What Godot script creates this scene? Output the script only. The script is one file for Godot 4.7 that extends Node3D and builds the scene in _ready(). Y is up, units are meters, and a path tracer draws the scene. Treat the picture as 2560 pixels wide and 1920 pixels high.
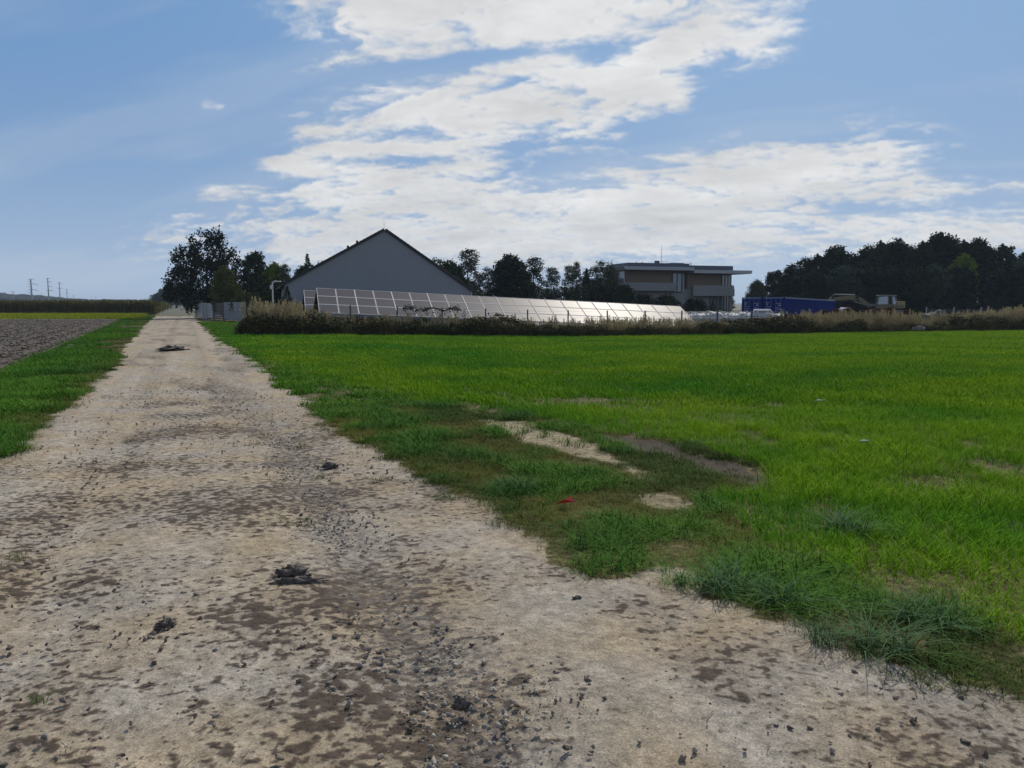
extends Node3D
# A sandy farm track beside a young wheat field; a solar array, a barn, a villa and a wood behind the fence.
# Ground plan: x to the right, z ahead of the viewer (Godot -Z), metres. Fences, barn, arrays and villa share one bearing.

const EYE := 1.6
const UX := 0.9516   # bearing of the plot's front fence
const UZ := 0.307

var rng := RandomNumberGenerator.new()
var used := {}
var mats := {}

# ---------------------------------------------------------------- mesh collecting
class Shape:
	var v := PackedVector3Array()
	var n := PackedVector3Array()
	var c := PackedColorArray()
	var uv := PackedVector2Array()
	var col := Color(1, 1, 1)
	func tri(a: Vector3, b: Vector3, d: Vector3) -> void:
		var nn := (d - a).cross(b - a).normalized()
		v.append(a); v.append(b); v.append(d)
		n.append(nn); n.append(nn); n.append(nn)
		c.append(col); c.append(col); c.append(col)
	func quad(a: Vector3, b: Vector3, d: Vector3, e: Vector3, out := Vector3.ZERO) -> void:
		if out != Vector3.ZERO and (d - a).cross(b - a).dot(out) < 0.0:
			tri(a, e, d); tri(a, d, b)
		else:
			tri(a, b, d); tri(a, d, e)
	func box(center: Vector3, size: Vector3, basis := Basis.IDENTITY) -> void:
		var h := size * 0.5
		var x := basis.x * h.x
		var y := basis.y * h.y
		var z := basis.z * h.z
		for f in [[x, y, z], [-x, y, z], [y, x, z], [-y, x, z], [z, x, y], [-z, x, y]]:
			var o: Vector3 = center + f[0]
			quad(o - f[1] - f[2], o + f[1] - f[2], o + f[1] + f[2], o - f[1] + f[2], f[0])
	func bevel_box(center: Vector3, size: Vector3, r: float, basis := Basis.IDENTITY) -> void:
		var h := size * 0.5
		var ax := [basis.x, basis.y, basis.z]
		var hs := [h.x, h.y, h.z]
		for k in 3:
			var i := (k + 1) % 3
			var j := (k + 2) % 3
			for s in [-1.0, 1.0]:
				var o: Vector3 = center + ax[k] * hs[k] * s
				var a: Vector3 = ax[i] * (hs[i] - r)
				var b: Vector3 = ax[j] * (hs[j] - r)
				quad(o - a - b, o + a - b, o + a + b, o - a + b, ax[k] * s)
			for s in [-1.0, 1.0]:
				for t in [-1.0, 1.0]:
					var e: Vector3 = ax[k] * (hs[k] - r)
					var p: Vector3 = center + ax[i] * hs[i] * s + ax[j] * (hs[j] - r) * t
					var q: Vector3 = center + ax[i] * (hs[i] - r) * s + ax[j] * hs[j] * t
					quad(p - e, p + e, q + e, q - e, ax[i] * s + ax[j] * t)
		for a in [-1.0, 1.0]:
			for b in [-1.0, 1.0]:
				for d in [-1.0, 1.0]:
					var p0: Vector3 = center + ax[0] * hs[0] * a + ax[1] * (hs[1] - r) * b + ax[2] * (hs[2] - r) * d
					var p1: Vector3 = center + ax[0] * (hs[0] - r) * a + ax[1] * hs[1] * b + ax[2] * (hs[2] - r) * d
					var p2: Vector3 = center + ax[0] * (hs[0] - r) * a + ax[1] * (hs[1] - r) * b + ax[2] * hs[2] * d
					var out: Vector3 = ax[0] * a + ax[1] * b + ax[2] * d
					if (p2 - p0).cross(p1 - p0).dot(out) < 0.0:
						tri(p0, p2, p1)
					else:
						tri(p0, p1, p2)
	func tube(a: Vector3, b: Vector3, r0: float, r1: float, k := 8) -> void:
		var d := (b - a).normalized()
		var s := d.cross(Vector3.UP if absf(d.y) < 0.9 else Vector3.RIGHT).normalized()
		var t := d.cross(s)
		for i in k:
			var p := TAU * i / k
			var q := TAU * (i + 1) / k
			var e := s * cos(p) + t * sin(p)
			var g := s * cos(q) + t * sin(q)
			var at := v.size()
			quad(a + e * r0, a + g * r0, b + g * r1, b + e * r1, e + g)
			for m in range(at, v.size()):
				var w := v[m] - a
				n[m] = (w - d * w.dot(d)).normalized() if (r0 > 0.0 and r1 > 0.0) else n[m]
			tri(a, a + g * r0, a + e * r0) if (a + e * r0 - a).cross(a + g * r0 - a).dot(-d) > 0.0 else tri(a, a + e * r0, a + g * r0)
			if r1 > 0.0:
				tri(b, b + g * r1, b + e * r1) if (e * r1).cross(g * r1).dot(d) > 0.0 else tri(b, b + e * r1, b + g * r1)
	func path(pts: Array, r0: float, r1: float, k := 6) -> void:
		for i in pts.size() - 1:
			var f := float(i) / (pts.size() - 1)
			var g := float(i + 1) / (pts.size() - 1)
			tube(pts[i], pts[i + 1], lerpf(r0, r1, f), lerpf(r0, r1, g), k)
	func poly(pts: Array, depth: Vector3) -> void:
		# a flat outline given a thickness
		var mid := Vector3.ZERO
		for p in pts:
			mid += p
		mid /= pts.size()
		var flat := PackedVector2Array()
		var ex: Vector3 = (pts[1] - pts[0]).normalized()
		var ey := depth.normalized().cross(ex)
		for p in pts:
			flat.append(Vector2((p - pts[0]).dot(ex), (p - pts[0]).dot(ey)))
		var idx := Geometry2D.triangulate_polygon(flat)
		for i in range(0, idx.size(), 3):
			for s in 2:
				var o := depth * s
				var a: Vector3 = pts[idx[i]] + o
				var b: Vector3 = pts[idx[i + 1]] + o
				var d: Vector3 = pts[idx[i + 2]] + o
				var want := depth if s == 1 else -depth
				if (d - a).cross(b - a).dot(want) < 0.0:
					tri(a, d, b)
				else:
					tri(a, b, d)
		for i in pts.size():
			var a: Vector3 = pts[i]
			var b: Vector3 = pts[(i + 1) % pts.size()]
			quad(a, b, b + depth, a + depth, (a + b) * 0.5 - mid)
	func blade(base: Vector3, lean: Vector3, h: float, w: float, droop: float) -> void:
		var side := lean.cross(Vector3.UP).normalized() * w * 0.5
		var p := base
		var hw := [1.0, 0.85, 0.5, 0.0]
		var last_l := base - side
		var last_r := base + side
		for i in range(1, 4):
			var f := i / 3.0
			p = base + Vector3.UP * (h * f * (1.0 - droop * f * 0.45)) + lean * (h * droop * f * f)
			var l: Vector3 = p - side * hw[i]
			var r: Vector3 = p + side * hw[i]
			if i < 3:
				quad(last_l, last_r, r, l)
			else:
				tri(last_l, last_r, p)
			last_l = l
			last_r = r
	func mesh(m: Material = null) -> ArrayMesh:
		var a := []
		a.resize(Mesh.ARRAY_MAX)
		a[Mesh.ARRAY_VERTEX] = v
		a[Mesh.ARRAY_NORMAL] = n
		a[Mesh.ARRAY_COLOR] = c
		if uv.size() == v.size():
			a[Mesh.ARRAY_TEX_UV] = uv
		var out := ArrayMesh.new()
		out.add_surface_from_arrays(Mesh.PRIMITIVE_TRIANGLES, a)
		if m:
			out.surface_set_material(0, m)
		return out

# ---------------------------------------------------------------- scene helpers
func at(x: float, y: float, z: float) -> Vector3:
	return Vector3(x, y, -z)

func ground_height(x: float, z: float) -> float:
	return -0.32 * smoothstep(-14.0, 6.0, x) * smoothstep(12.0, 42.0, z)

func numbered(called: String) -> String:
	if not used.has(called):
		used[called] = 0
		return called
	used[called] += 1
	return "%s_%03d" % [called, used[called]]

func tag(o: Node, label: String, category: String, group := "") -> void:
	o.set_meta("label", label)
	o.set_meta("category", category)
	if group != "":
		o.set_meta("group", group)

func thing(called: String, label: String, category: String, where: Vector3, basis := Basis.IDENTITY, group := "") -> Node3D:
	var o := Node3D.new()
	o.name = numbered(called)
	add_child(o)
	o.transform = Transform3D(basis, where)
	tag(o, label, category, group)
	return o

func part(called: String, mesh: Mesh, m: Material, parent: Node) -> MeshInstance3D:
	var o := MeshInstance3D.new()
	o.name = numbered(called) if parent == self else called
	o.mesh = mesh
	if m:
		o.material_override = m
	parent.add_child(o, true)
	return o

func structure(called: String, mesh: Mesh, m: Material) -> MeshInstance3D:
	var o := part(called, mesh, m, self)
	o.set_meta("kind", "structure")
	return o

func scatter(called: String, label: String, category: String, mesh: Mesh, m: Material, xf: Array, tint: PackedColorArray, parent: Node = null) -> void:
	if xf.is_empty():
		return
	var mm := MultiMesh.new()
	mm.transform_format = MultiMesh.TRANSFORM_3D
	mm.use_colors = true
	mm.mesh = mesh
	mm.instance_count = xf.size()
	var b := PackedFloat32Array()
	b.resize(xf.size() * 16)
	var k := 0
	for i in xf.size():
		var t: Transform3D = xf[i]
		var c := tint[i]
		b[k] = t.basis.x.x; b[k + 1] = t.basis.y.x; b[k + 2] = t.basis.z.x; b[k + 3] = t.origin.x
		b[k + 4] = t.basis.x.y; b[k + 5] = t.basis.y.y; b[k + 6] = t.basis.z.y; b[k + 7] = t.origin.y
		b[k + 8] = t.basis.x.z; b[k + 9] = t.basis.y.z; b[k + 10] = t.basis.z.z; b[k + 11] = t.origin.z
		b[k + 12] = c.r; b[k + 13] = c.g; b[k + 14] = c.b; b[k + 15] = 1.0
		k += 16
	mm.buffer = b
	var o := MultiMeshInstance3D.new()
	o.name = numbered(called) if parent == null else called
	o.multimesh = mm
	o.material_override = m
	(self if parent == null else parent).add_child(o, true)
	o.set_meta("kind", "stuff")
	if parent == null:
		tag(o, label, category)

func lin(r: float, g: float, b: float) -> Color:
	return Color(r, g, b).linear_to_srgb()

func mat(r: float, g: float, b: float, rough := 0.8, metal := 0.0) -> StandardMaterial3D:
	var m := StandardMaterial3D.new()
	m.albedo_color = lin(r, g, b)
	m.roughness = rough
	m.metallic = metal
	m.cull_mode = BaseMaterial3D.CULL_DISABLED
	return m

func grainy(m: StandardMaterial3D, size: float, low: float, seed_: int, stretch := Vector3.ONE, octaves := 5) -> StandardMaterial3D:
	# worn, blotchy paint or stone: multiplies the colour by a tiled noise
	var fn := noise(seed_, 0.012, octaves)
	var im := fn.get_seamless_image(512, 512)
	im.convert(Image.FORMAT_RGB8)
	var d := im.get_data()
	for i in d.size():
		d[i] = int(255.0 * lerpf(low, 1.0, d[i] / 255.0))
	m.albedo_texture = ImageTexture.create_from_image(Image.create_from_data(512, 512, false, Image.FORMAT_RGB8, d))
	m.uv1_triplanar = true
	m.uv1_world_triplanar = true
	m.uv1_scale = stretch / size
	return m

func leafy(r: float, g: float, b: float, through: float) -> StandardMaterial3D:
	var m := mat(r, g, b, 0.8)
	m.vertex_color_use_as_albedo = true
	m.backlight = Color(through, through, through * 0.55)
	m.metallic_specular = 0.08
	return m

func noise(seed_: int, freq: float, octaves := 4) -> FastNoiseLite:
	var f := FastNoiseLite.new()
	f.seed = seed_
	f.noise_type = FastNoiseLite.TYPE_SIMPLEX_SMOOTH
	f.frequency = freq
	f.fractal_type = FastNoiseLite.FRACTAL_FBM
	f.fractal_octaves = octaves
	return f

func inside(poly: PackedVector2Array, x: float, z: float) -> bool:
	return Geometry2D.is_point_in_polygon(Vector2(x, z), poly)

func outline(list: Array) -> PackedVector2Array:
	var p := PackedVector2Array()
	for a in list:
		p.append(Vector2(a[0], a[1]))
	return p

func lump(seed_: int, size: Vector3, rough: float, freq: float, rings := 8, flat_base := false) -> ArrayMesh:
	var fn := noise(seed_, freq, 3)
	var st := SurfaceTool.new()
	st.begin(Mesh.PRIMITIVE_TRIANGLES)
	st.set_smooth_group(0)
	var seg := rings * 2
	for i in rings + 1:
		for j in seg:
			var th := PI * i / rings
			var ph := TAU * j / seg
			var d := Vector3(sin(th) * cos(ph), cos(th), sin(th) * sin(ph))
			var p := d * (1.0 + rough * fn.get_noise_3d(d.x, d.y, d.z))
			if flat_base:
				p.y = maxf(p.y, -0.35)
			st.add_vertex(p * size * 0.5)
	for i in rings:
		for j in seg:
			var a := i * seg + j
			var b := i * seg + (j + 1) % seg
			var c := a + seg
			var d := b + seg
			for q in [a, b, d, a, d, c]:
				st.add_index(q)
	st.generate_normals()
	return st.commit()

# ---------------------------------------------------------------- sky
var cloud_a: FastNoiseLite
var cloud_b: FastNoiseLite
var cloud_c: FastNoiseLite
# banks of cloud: azimuth, height, half length, half thickness (degrees), tilt (degrees), weight
const BANKS := [
	[-1.5, 20.5, 13.0, 4.6, -4.0, 1.15], [15.0, 18.6, 5.2, 2.4, 6.0, 0.8], [7.0, 20.0, 9.0, 2.8, 4.0, 0.9],
	[-4.0, 14.6, 9.6, 1.9, 13.0, 0.95], [-13.6, 12.2, 2.6, 0.8, 12.0, 0.8], [1.0, 13.0, 7.6, 1.9, 3.0, 0.85], [7.5, 15.6, 5.6, 1.6, 10.0, 0.85],
	[-10.0, 10.7, 4.8, 0.7, 4.0, 0.75], [-6.5, 9.4, 6.0, 1.2, 4.0, 0.75], [-8.6, 7.9, 8.0, 1.7, -1.0, 0.9],
	[11.5, 7.2, 15.5, 2.3, 9.0, 1.0], [19.0, 9.0, 5.0, 1.2, 2.0, 0.7], [-2.0, 5.2, 22.0, 2.1, 3.0, 0.85], [8.0, 4.4, 20.0, 1.6, 1.0, 0.7],
	[29.0, 7.2, 7.0, 0.5, -2.0, 0.65], [34.0, 4.6, 11.0, 1.3, 4.0, 0.85], [11.0, 14.0, 1.7, 0.6, -4.0, 0.6], [-15.2, 9.5, 2.0, 0.5, -6.0, 0.55],
	[13.0, 10.3, 3.0, 0.6, 5.0, 0.6], [-20.5, 13.0, 0.8, 0.3, 0.0, 0.34], [-19.4, 7.6, 2.2, 0.5, 5.0, 0.5], [16.0, 10.3, 2.4, 0.4, 0.0, 0.45],
	[-5.5, 16.4, 6.5, 0.55, 10.0, -0.75], [2.5, 17.3, 4.5, 0.5, 6.0, -0.6], [-1.5, 14.9, 3.6, 0.4, 16.0, -0.55], [-9.0, 10.0, 5.5, 0.35, 3.0, -0.4], [7.5, 17.4, 3.0, 0.5, 12.0, -0.5], [-12.0, 12.9, 3.0, 0.4, 8.0, -0.3]]

func sky_color(az: float, el: float) -> Color:
	var e := maxf(el, 0.0)
	var d := Vector3(sin(deg_to_rad(az)) * cos(deg_to_rad(e)), sin(deg_to_rad(e)), cos(deg_to_rad(az)) * cos(deg_to_rad(e)))
	# clear air, linear light
	var f := 1.0 - exp(-e / 8.5)
	var air := Color(0.46, 0.57, 0.71).lerp(Color(0.092, 0.252, 0.530), f)
	air = air.lerp(Color(0.068, 0.203, 0.48), clampf((e - 22.0) / 60.0, 0.0, 1.0))
	var sun := Vector3(sin(deg_to_rad(19.0)) * cos(deg_to_rad(40.0)), sin(deg_to_rad(40.0)), cos(deg_to_rad(19.0)) * cos(deg_to_rad(40.0)))
	var near := clampf(d.dot(sun), 0.0, 1.0)
	air += Color(0.20, 0.20, 0.17) * pow(near, 5.0)
	# clouds on a high sheet
	var q := (Vector2(d.x, d.z) / (d.y + 0.20)).rotated(0.35)
	var big := cloud_a.get_noise_2d(q.x * 18.0 + 40.0, q.y * 34.0)
	var fine := cloud_b.get_noise_2d(q.x * 62.0 + big * 12.0, q.y * 92.0 + big * 18.0)
	var wisp := cloud_b.get_noise_2d(q.x * 210.0 + fine * 14.0 + 77.0, q.y * 330.0 + fine * 20.0)
	var cover := 0.0
	var front := 1.0 - smoothstep(40.0, 58.0, absf(az))
	front *= 1.0 - smoothstep(26.0, 38.0, e)
	if front > 0.0:
		var keep := 1.0
		var gaps := 0.0
		for b in BANKS:
			var t := deg_to_rad(b[4])
			var x: float = az - b[0]
			var y: float = e - b[1]
			if absf(x) > b[2] * 2.4:
				continue
			var u: float = (x * cos(t) + y * sin(t)) / b[2]
			var w: float = (y * cos(t) - x * sin(t)) / b[3]
			if b[5] > 0.0:
				keep *= 1.0 - minf(b[5] * exp(-(u * u * u * u + w * w) * 0.9), 0.99)
			else:
				gaps -= b[5] * exp(-(u * u * u * u + w * w))
		cover = ((1.0 - keep) - gaps) * front
	if front < 1.0:
		cover += (1.0 - front) * (0.42 + 1.5 * cloud_c.get_noise_2d(q.x * 7.0 + 90.0, q.y * 12.0) + 0.35 * exp(-e / 7.0))
	var amount := cover * 1.12 + (0.85 * fine + 0.42 * big + 0.40 * wisp) * (0.35 + 0.65 * smoothstep(0.05, 0.45, cover)) - 0.02
	var cloud := smoothstep(0.18, 0.98, amount)
	cloud = maxf(cloud, 0.40 * smoothstep(0.15, 0.7, cover + 0.3 * big) * smoothstep(-0.3, 0.4, fine))
	# thin streaked veil
	var veil := 0.13 * smoothstep(0.0, 0.6, cloud_c.get_noise_2d(q.x * 9.0, q.y * 34.0) + 0.15)
	cloud = clampf(cloud + veil * (1.0 - cloud), 0.0, 1.0)
	var tone := 0.70 + 0.12 * pow(near, 3.0) + 0.17 * cloud_b.get_noise_2d(q.x * 26.0 + 500.0, q.y * 44.0) - 0.07 * smoothstep(0.9, 1.5, amount) + 0.07 * wisp
	var white := Color(tone, tone * 0.997, tone * 0.985)
	white = white.lerp(Color(0.60, 0.665, 0.745), 0.55 * exp(-e / 3.2))
	var out := air.lerp(white, cloud * 0.94)
	return out

func build_sky() -> Sky:
	cloud_a = noise(11, 0.11, 4)
	cloud_b = noise(23, 0.055, 6)
	cloud_b.fractal_gain = 0.56
	cloud_c = noise(37, 0.06, 4)
	var w := 1024
	var h := 512
	var im := Image.create(w, h, false, Image.FORMAT_RGB8)
	for y in h:
		var el := 90.0 - 180.0 * (y + 0.5) / h
		if el < -1.5:
			im.fill_rect(Rect2i(0, y, w, 1), lin(0.20, 0.19, 0.13) if el < -4.0 else lin(0.40, 0.48, 0.55))
			continue
		for x in w:
			var az := 360.0 * (x + 0.5) / w
			if az > 180.0:
				az -= 360.0
			im.set_pixel(x, y, sky_color(az, el).linear_to_srgb())
	im.resize(4096, 2048, Image.INTERPOLATE_CUBIC)
	# the part of the sky that shows, at full fineness
	for half in 2:
		var x0 := 4096 - 512 if half == 0 else 0
		var part_ := Image.create(512, 400, false, Image.FORMAT_RGB8)
		for y in 400:
			var el := 90.0 - 180.0 * (y + 630 + 0.5) / 2048.0
			for x in 512:
				var az := 360.0 * (x + x0 + 0.5) / 4096.0
				if az > 180.0:
					az -= 360.0
				part_.set_pixel(x, y, sky_color(az, el).linear_to_srgb())
		im.blit_rect(part_, Rect2i(0, 0, 512, 400), Vector2i(x0, 630))
	var m := PanoramaSkyMaterial.new()
	m.panorama = ImageTexture.create_from_image(im)
	m.energy_multiplier = 1.0
	var s := Sky.new()
	s.sky_material = m
	return s

# ---------------------------------------------------------------- ground plan
const TRACK := [[-3.6, -2.0], [-4.0, 3.0], [-5.45, 8.11], [-6.0, 9.49], [-7.36, 12.81], [-8.85, 16.3], [-10.43, 20.15], [-14.51, 29.07], [-21.14, 43.89], [-29.2, 62.0], [-38.1, 82.15], [-60.0, 132.0],
	[-55.5, 132.0], [-35.39, 86.73], [-20.35, 51.97], [-12.0, 32.42], [-7.44, 22.34], [-4.5, 15.17], [-3.14, 12.25], [-3.0, 11.55], [-2.03, 9.26], [-1.37, 8.4], [-0.81, 7.11], [-0.5, 6.39], [-0.18, 6.11],
	[0.01, 5.42], [0.27, 4.9], [0.33, 4.45], [0.42, 4.26], [0.63, 4.39], [0.98, 4.47], [1.04, 4.29], [1.14, 4.04], [1.23, 3.81], [1.48, 3.69], [1.55, 3.34], [1.77, 3.32], [1.95, 3.2], [2.0, 3.0], [2.05, 2.87], [3.2, 1.6], [6.0, -2.0]]
const WHEAT := [[-14.48, 38.6], [-10.13, 28.8], [-6.77, 21.56], [-4.42, 16.83], [-2.4, 14.05], [-1.04, 12.05], [-0.54, 11.09], [0.28, 11.21], [1.06, 9.61], [1.85, 9.03], [2.36, 8.13], [2.25, 6.72], [1.58, 6.15], [1.63, 5.07],
	[1.61, 4.93], [1.82, 4.63], [2.14, 4.09], [2.3, 3.78], [2.42, 3.4], [4.2, 2.0], [8.0, -2.0], [80.0, -2.0], [80.0, 69.0], [37.0, 54.9], [5.0, 44.4], [-12.0, 38.9]]
const BARE := [[[-0.56, 10.87], [0.26, 10.42], [0.96, 8.71], [1.09, 7.79], [1.42, 6.91], [1.21, 6.85], [1.01, 7.63], [0.55, 8.13], [0.22, 8.71], [-0.23, 9.61]],
	[[1.06, 6.36], [1.25, 6.45], [1.46, 6.1], [1.35, 5.83], [1.08, 5.92]], [[1.1, 5.44], [1.24, 5.45], [1.36, 5.17], [1.18, 5.24]], [[1.44, 4.96], [1.55, 4.93], [1.6, 4.7], [1.46, 4.82]]]
const DARK := [[[1.0, 9.55], [1.78, 8.8], [2.24, 7.8], [2.4, 6.78], [2.1, 6.66], [1.88, 7.35], [1.3, 8.4]],
	[[2.86, 9.1], [3.2, 9.05], [3.25, 8.75], [2.9, 8.8]], [[3.35, 8.3], [3.65, 8.3], [3.6, 8.0], [3.35, 8.05]], [[6.0, 10.5], [6.6, 10.5], [6.5, 10.2], [6.0, 10.25]], [[2.75, 9.55], [3.05, 9.5], [3.0, 9.2], [2.8, 9.25]]]
const MUDDY := [[-8.0, 14.0], [-5.6, 14.5], [-2.2, 9.0], [-0.9, 5.6], [-0.1, 3.4], [0.3, 1.0], [-2.6, 1.0], [-3.4, 3.4], [-4.6, 5.6], [-5.2, 7.6], [-4.4, 8.2], [-4.6, 10.0]]
const STONY := [[-8.97, 25.47], [-5.73, 15.32], [-2.65, 8.72], [-1.36, 5.71], [-0.95, 4.71], [-0.71, 4.17], [-0.44, 3.55], [-0.16, 3.02], [-0.06, 2.6], [0.0, 1.0]]

var track_poly: PackedVector2Array
var wheat_poly: PackedVector2Array
var bare_polys: Array = []
var dark_polys: Array = []

func verge_edge(z: float) -> float:   # where the ploughed field begins, left of the track
	return -10.83 - 0.456 * (z - 16.29)

func fence_z(x: float) -> float:
	return 44.25 + 0.323 * x

func fill_poly(im: Image, poly: PackedVector2Array, c: Color) -> void:
	var w := im.get_width()
	for y in im.get_height():
		var xs := []
		var yy := y + 0.5
		for i in poly.size():
			var a := poly[i]
			var b := poly[(i + 1) % poly.size()]
			if (a.y <= yy) != (b.y <= yy):
				xs.append(a.x + (yy - a.y) / (b.y - a.y) * (b.x - a.x))
		xs.sort()
		for i in range(0, xs.size() - 1, 2):
			var x0 := clampi(int(xs[i]), 0, w)
			var x1 := clampi(int(xs[i + 1]), 0, w)
			if x1 > x0:
				im.fill_rect(Rect2i(x0, y, x1 - x0, 1), c)

func soft_mask(polys: Array, w: int, h: int, blur: int, to_px: Callable) -> PackedByteArray:
	var im := Image.create(w, h, false, Image.FORMAT_L8)
	for p in polys:
		var q := PackedVector2Array()
		for a in p:
			q.append(to_px.call(a))
		fill_poly(im, q, Color(1, 1, 1))
	im.resize(w / blur, h / blur, Image.INTERPOLATE_BILINEAR)
	im.resize(w, h, Image.INTERPOLATE_CUBIC)
	return im.get_data()

func noise_bytes(seed_: int, w: int, h: int, freq: float, octaves: int, squash := 1.0) -> PackedByteArray:
	var f := noise(seed_, freq, octaves)
	var hh := maxi(8, int(h * squash))
	var im := f.get_image(w, hh, false, false, false)
	if hh != h:
		im.resize(w, h, Image.INTERPOLATE_CUBIC)
	im.convert(Image.FORMAT_L8)
	return im.get_data()

# colour and relief of the track's sheet: pale sandy dirt, trodden mud, a stony wheel line, thatch and soil under the verges
func dirt_textures(w: int, h: int, to_px: Callable, px_per_m: float, squash: float, seed_: int, along: Vector3) -> Array:
	var track := soft_mask([track_poly], w, h, 16 if px_per_m > 60 else 8, to_px)
	var bare := soft_mask(bare_polys, w, h, 8, to_px)
	var dark := soft_mask(dark_polys, w, h, 12, to_px)
	var muddy := soft_mask([outline(MUDDY)], w, h, 64 if px_per_m > 60 else 16, to_px)
	var line := []
	var left := []
	for a in STONY:
		var k: float = 0.20 if a[1] < 9.0 else 0.35
		left.append(Vector2(a[0] - k, a[1] - 0.1))
		line.push_front(Vector2(a[0] + k, a[1] + 0.1))
	left.append_array(line)
	var stony := soft_mask([PackedVector2Array(left)], w, h, 24 if px_per_m > 60 else 8, to_px)
	var n_big := noise_bytes(seed_ + 1, w, h, 0.55 / px_per_m, 4, squash)
	var n_mid := noise_bytes(seed_ + 2, w, h, 2.6 / px_per_m, 4, squash)
	var n_flake := noise_bytes(seed_ + 3, w, h, 8.5 / px_per_m, 4, squash * 1.3)
	var n_fine := noise_bytes(seed_ + 4, w, h, 26.0 / px_per_m, 3, squash)
	var n_warm := noise_bytes(seed_ + 5, w, h, 0.9 / px_per_m, 3, squash)
	var n_crumb := noise_bytes(seed_ + 6, w, h, 15.0 / px_per_m, 2, squash)
	var rgb := PackedByteArray()
	rgb.resize(w * h * 3)
	var hei := PackedByteArray()
	hei.resize(w * h)
	# tyre lines: the tone changes across the track and runs on along it
	var lane := noise(seed_ + 7, 1.7, 3)
	var lanes := PackedFloat32Array()
	for i in 600:
		lanes.append(lane.get_noise_1d(-10.0 + i / 30.0))
	var k := 0
	for i in w * h:
		var big := clampf((n_big[i] / 127.5 - 1.0) * 1.9, -1.0, 1.0)
		var mid := clampf((n_mid[i] / 127.5 - 1.0) * 1.9, -1.0, 1.0)
		var flake := clampf((n_flake[i] / 127.5 - 1.0) * 1.9, -1.0, 1.0)
		var fine := clampf((n_fine[i] / 127.5 - 1.0) * 1.9, -1.0, 1.0)
		var t := clampf((track[i] / 255.0 - 0.5 + 0.34 * mid + 0.12 * flake) * 5.0 + 0.5, 0.0, 1.0)
		var warm := clampf(n_warm[i] / 127.5 - 0.55, 0.0, 1.0)
		var tyre := lanes[clampi(int((along.x + along.y * (i % w) + along.z * (i / w) + 10.0 + 0.10 * big) * 30.0), 0, 599)] * (0.7 + 0.6 * mid)
		# dry dirt
		var r := 156.0 + 7.0 * mid + 8.0 * fine + 5.0 * warm + 16.0 * tyre
		var g := 148.0 + 7.0 * mid + 8.0 * fine - 2.0 * warm + 16.0 * tyre
		var b := 136.0 + 7.0 * mid + 8.0 * fine - 13.0 * warm + 16.0 * tyre
		var s := stony[i] / 255.0
		var mud := clampf((flake * 0.8 + 0.50 * big + 0.30 * mid + 0.28 * s - 0.80 - 0.5 * tyre + 0.42 * muddy[i] / 255.0) * 5.0, 0.0, 1.0)
		var crumb := clampf(((n_crumb[i] / 127.5 - 1.0) * 1.6 + 0.5 * big + 0.55 * s - 0.86 + 0.3 * muddy[i] / 255.0) * 4.0, 0.0, 1.0)
		var stain := clampf((big * 0.8 + 0.4 * mid + 0.35 * s - 0.12) * 1.2, 0.0, 1.0) * 0.22
		var m := maxf(mud * (0.80 + 0.20 * fine), crumb * 0.72)
		m = maxf(m, stain)
		r = lerpf(r, 64.0 + 16.0 * fine, m); g = lerpf(g, 55.0 + 15.0 * fine, m); b = lerpf(b, 49.0 + 14.0 * fine, m)
		var gr := s * clampf(0.35 + 0.8 * (n_crumb[i] / 127.5 - 1.0), 0.0, 0.6)
		r = lerpf(r, 132.0, gr); g = lerpf(g, 126.0, gr); b = lerpf(b, 119.0, gr)
		# soil and thatch outside the track
		var o := 1.0 - t
		if o > 0.0:
			var sand := clampf((bare[i] / 255.0 - 0.35 + 0.3 * mid) * 4.0, 0.0, 1.0) * (0.85 + 0.3 * flake)
			var soil := clampf((dark[i] / 255.0 - 0.35 + 0.3 * mid) * 4.0, 0.0, 1.0)
			var er := lerpf(92.0 + 26.0 * flake + 14.0 * fine, 70.0 + 10.0 * fine, soil)
			var eg := lerpf(84.0 + 24.0 * flake + 14.0 * fine, 62.0 + 10.0 * fine, soil)
			var eb := lerpf(56.0 + 18.0 * flake + 10.0 * fine, 54.0 + 10.0 * fine, soil)
			sand = clampf(sand, 0.0, 1.0) * (1.0 - 0.7 * mud)
			er = lerpf(er, 158.0 + 8.0 * fine, sand); eg = lerpf(eg, 145.0 + 8.0 * fine, sand); eb = lerpf(eb, 121.0 + 8.0 * fine, sand)
			r = lerpf(r, er, o); g = lerpf(g, eg, o); b = lerpf(b, eb, o)
		rgb[k] = clampi(int(r), 0, 255); rgb[k + 1] = clampi(int(g), 0, 255); rgb[k + 2] = clampi(int(b), 0, 255)
		k += 3
		hei[i] = clampi(int(110.0 + 24.0 * mid + 30.0 * fine + 70.0 * mud + 26.0 * crumb + 18.0 * flake), 0, 255)
	var a := Image.create_from_data(w, h, false, Image.FORMAT_RGB8, rgb)
	var e := Image.create_from_data(w, h, false, Image.FORMAT_L8, hei)
	return [ImageTexture.create_from_image(a), ImageTexture.create_from_image(e)]

var grit_tex: ImageTexture
func dirt_material(tex: Array, relief: float) -> StandardMaterial3D:
	var m := StandardMaterial3D.new()
	m.albedo_texture = tex[0]
	m.roughness = 0.95
	m.metallic_specular = 0.2
	m.heightmap_enabled = true
	m.heightmap_texture = tex[1]
	m.heightmap_scale = relief
	m.detail_enabled = true
	m.detail_blend_mode = BaseMaterial3D.BLEND_MODE_MUL
	m.detail_albedo = grit_tex
	m.detail_uv_layer = BaseMaterial3D.DETAIL_UV_2
	return m

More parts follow.
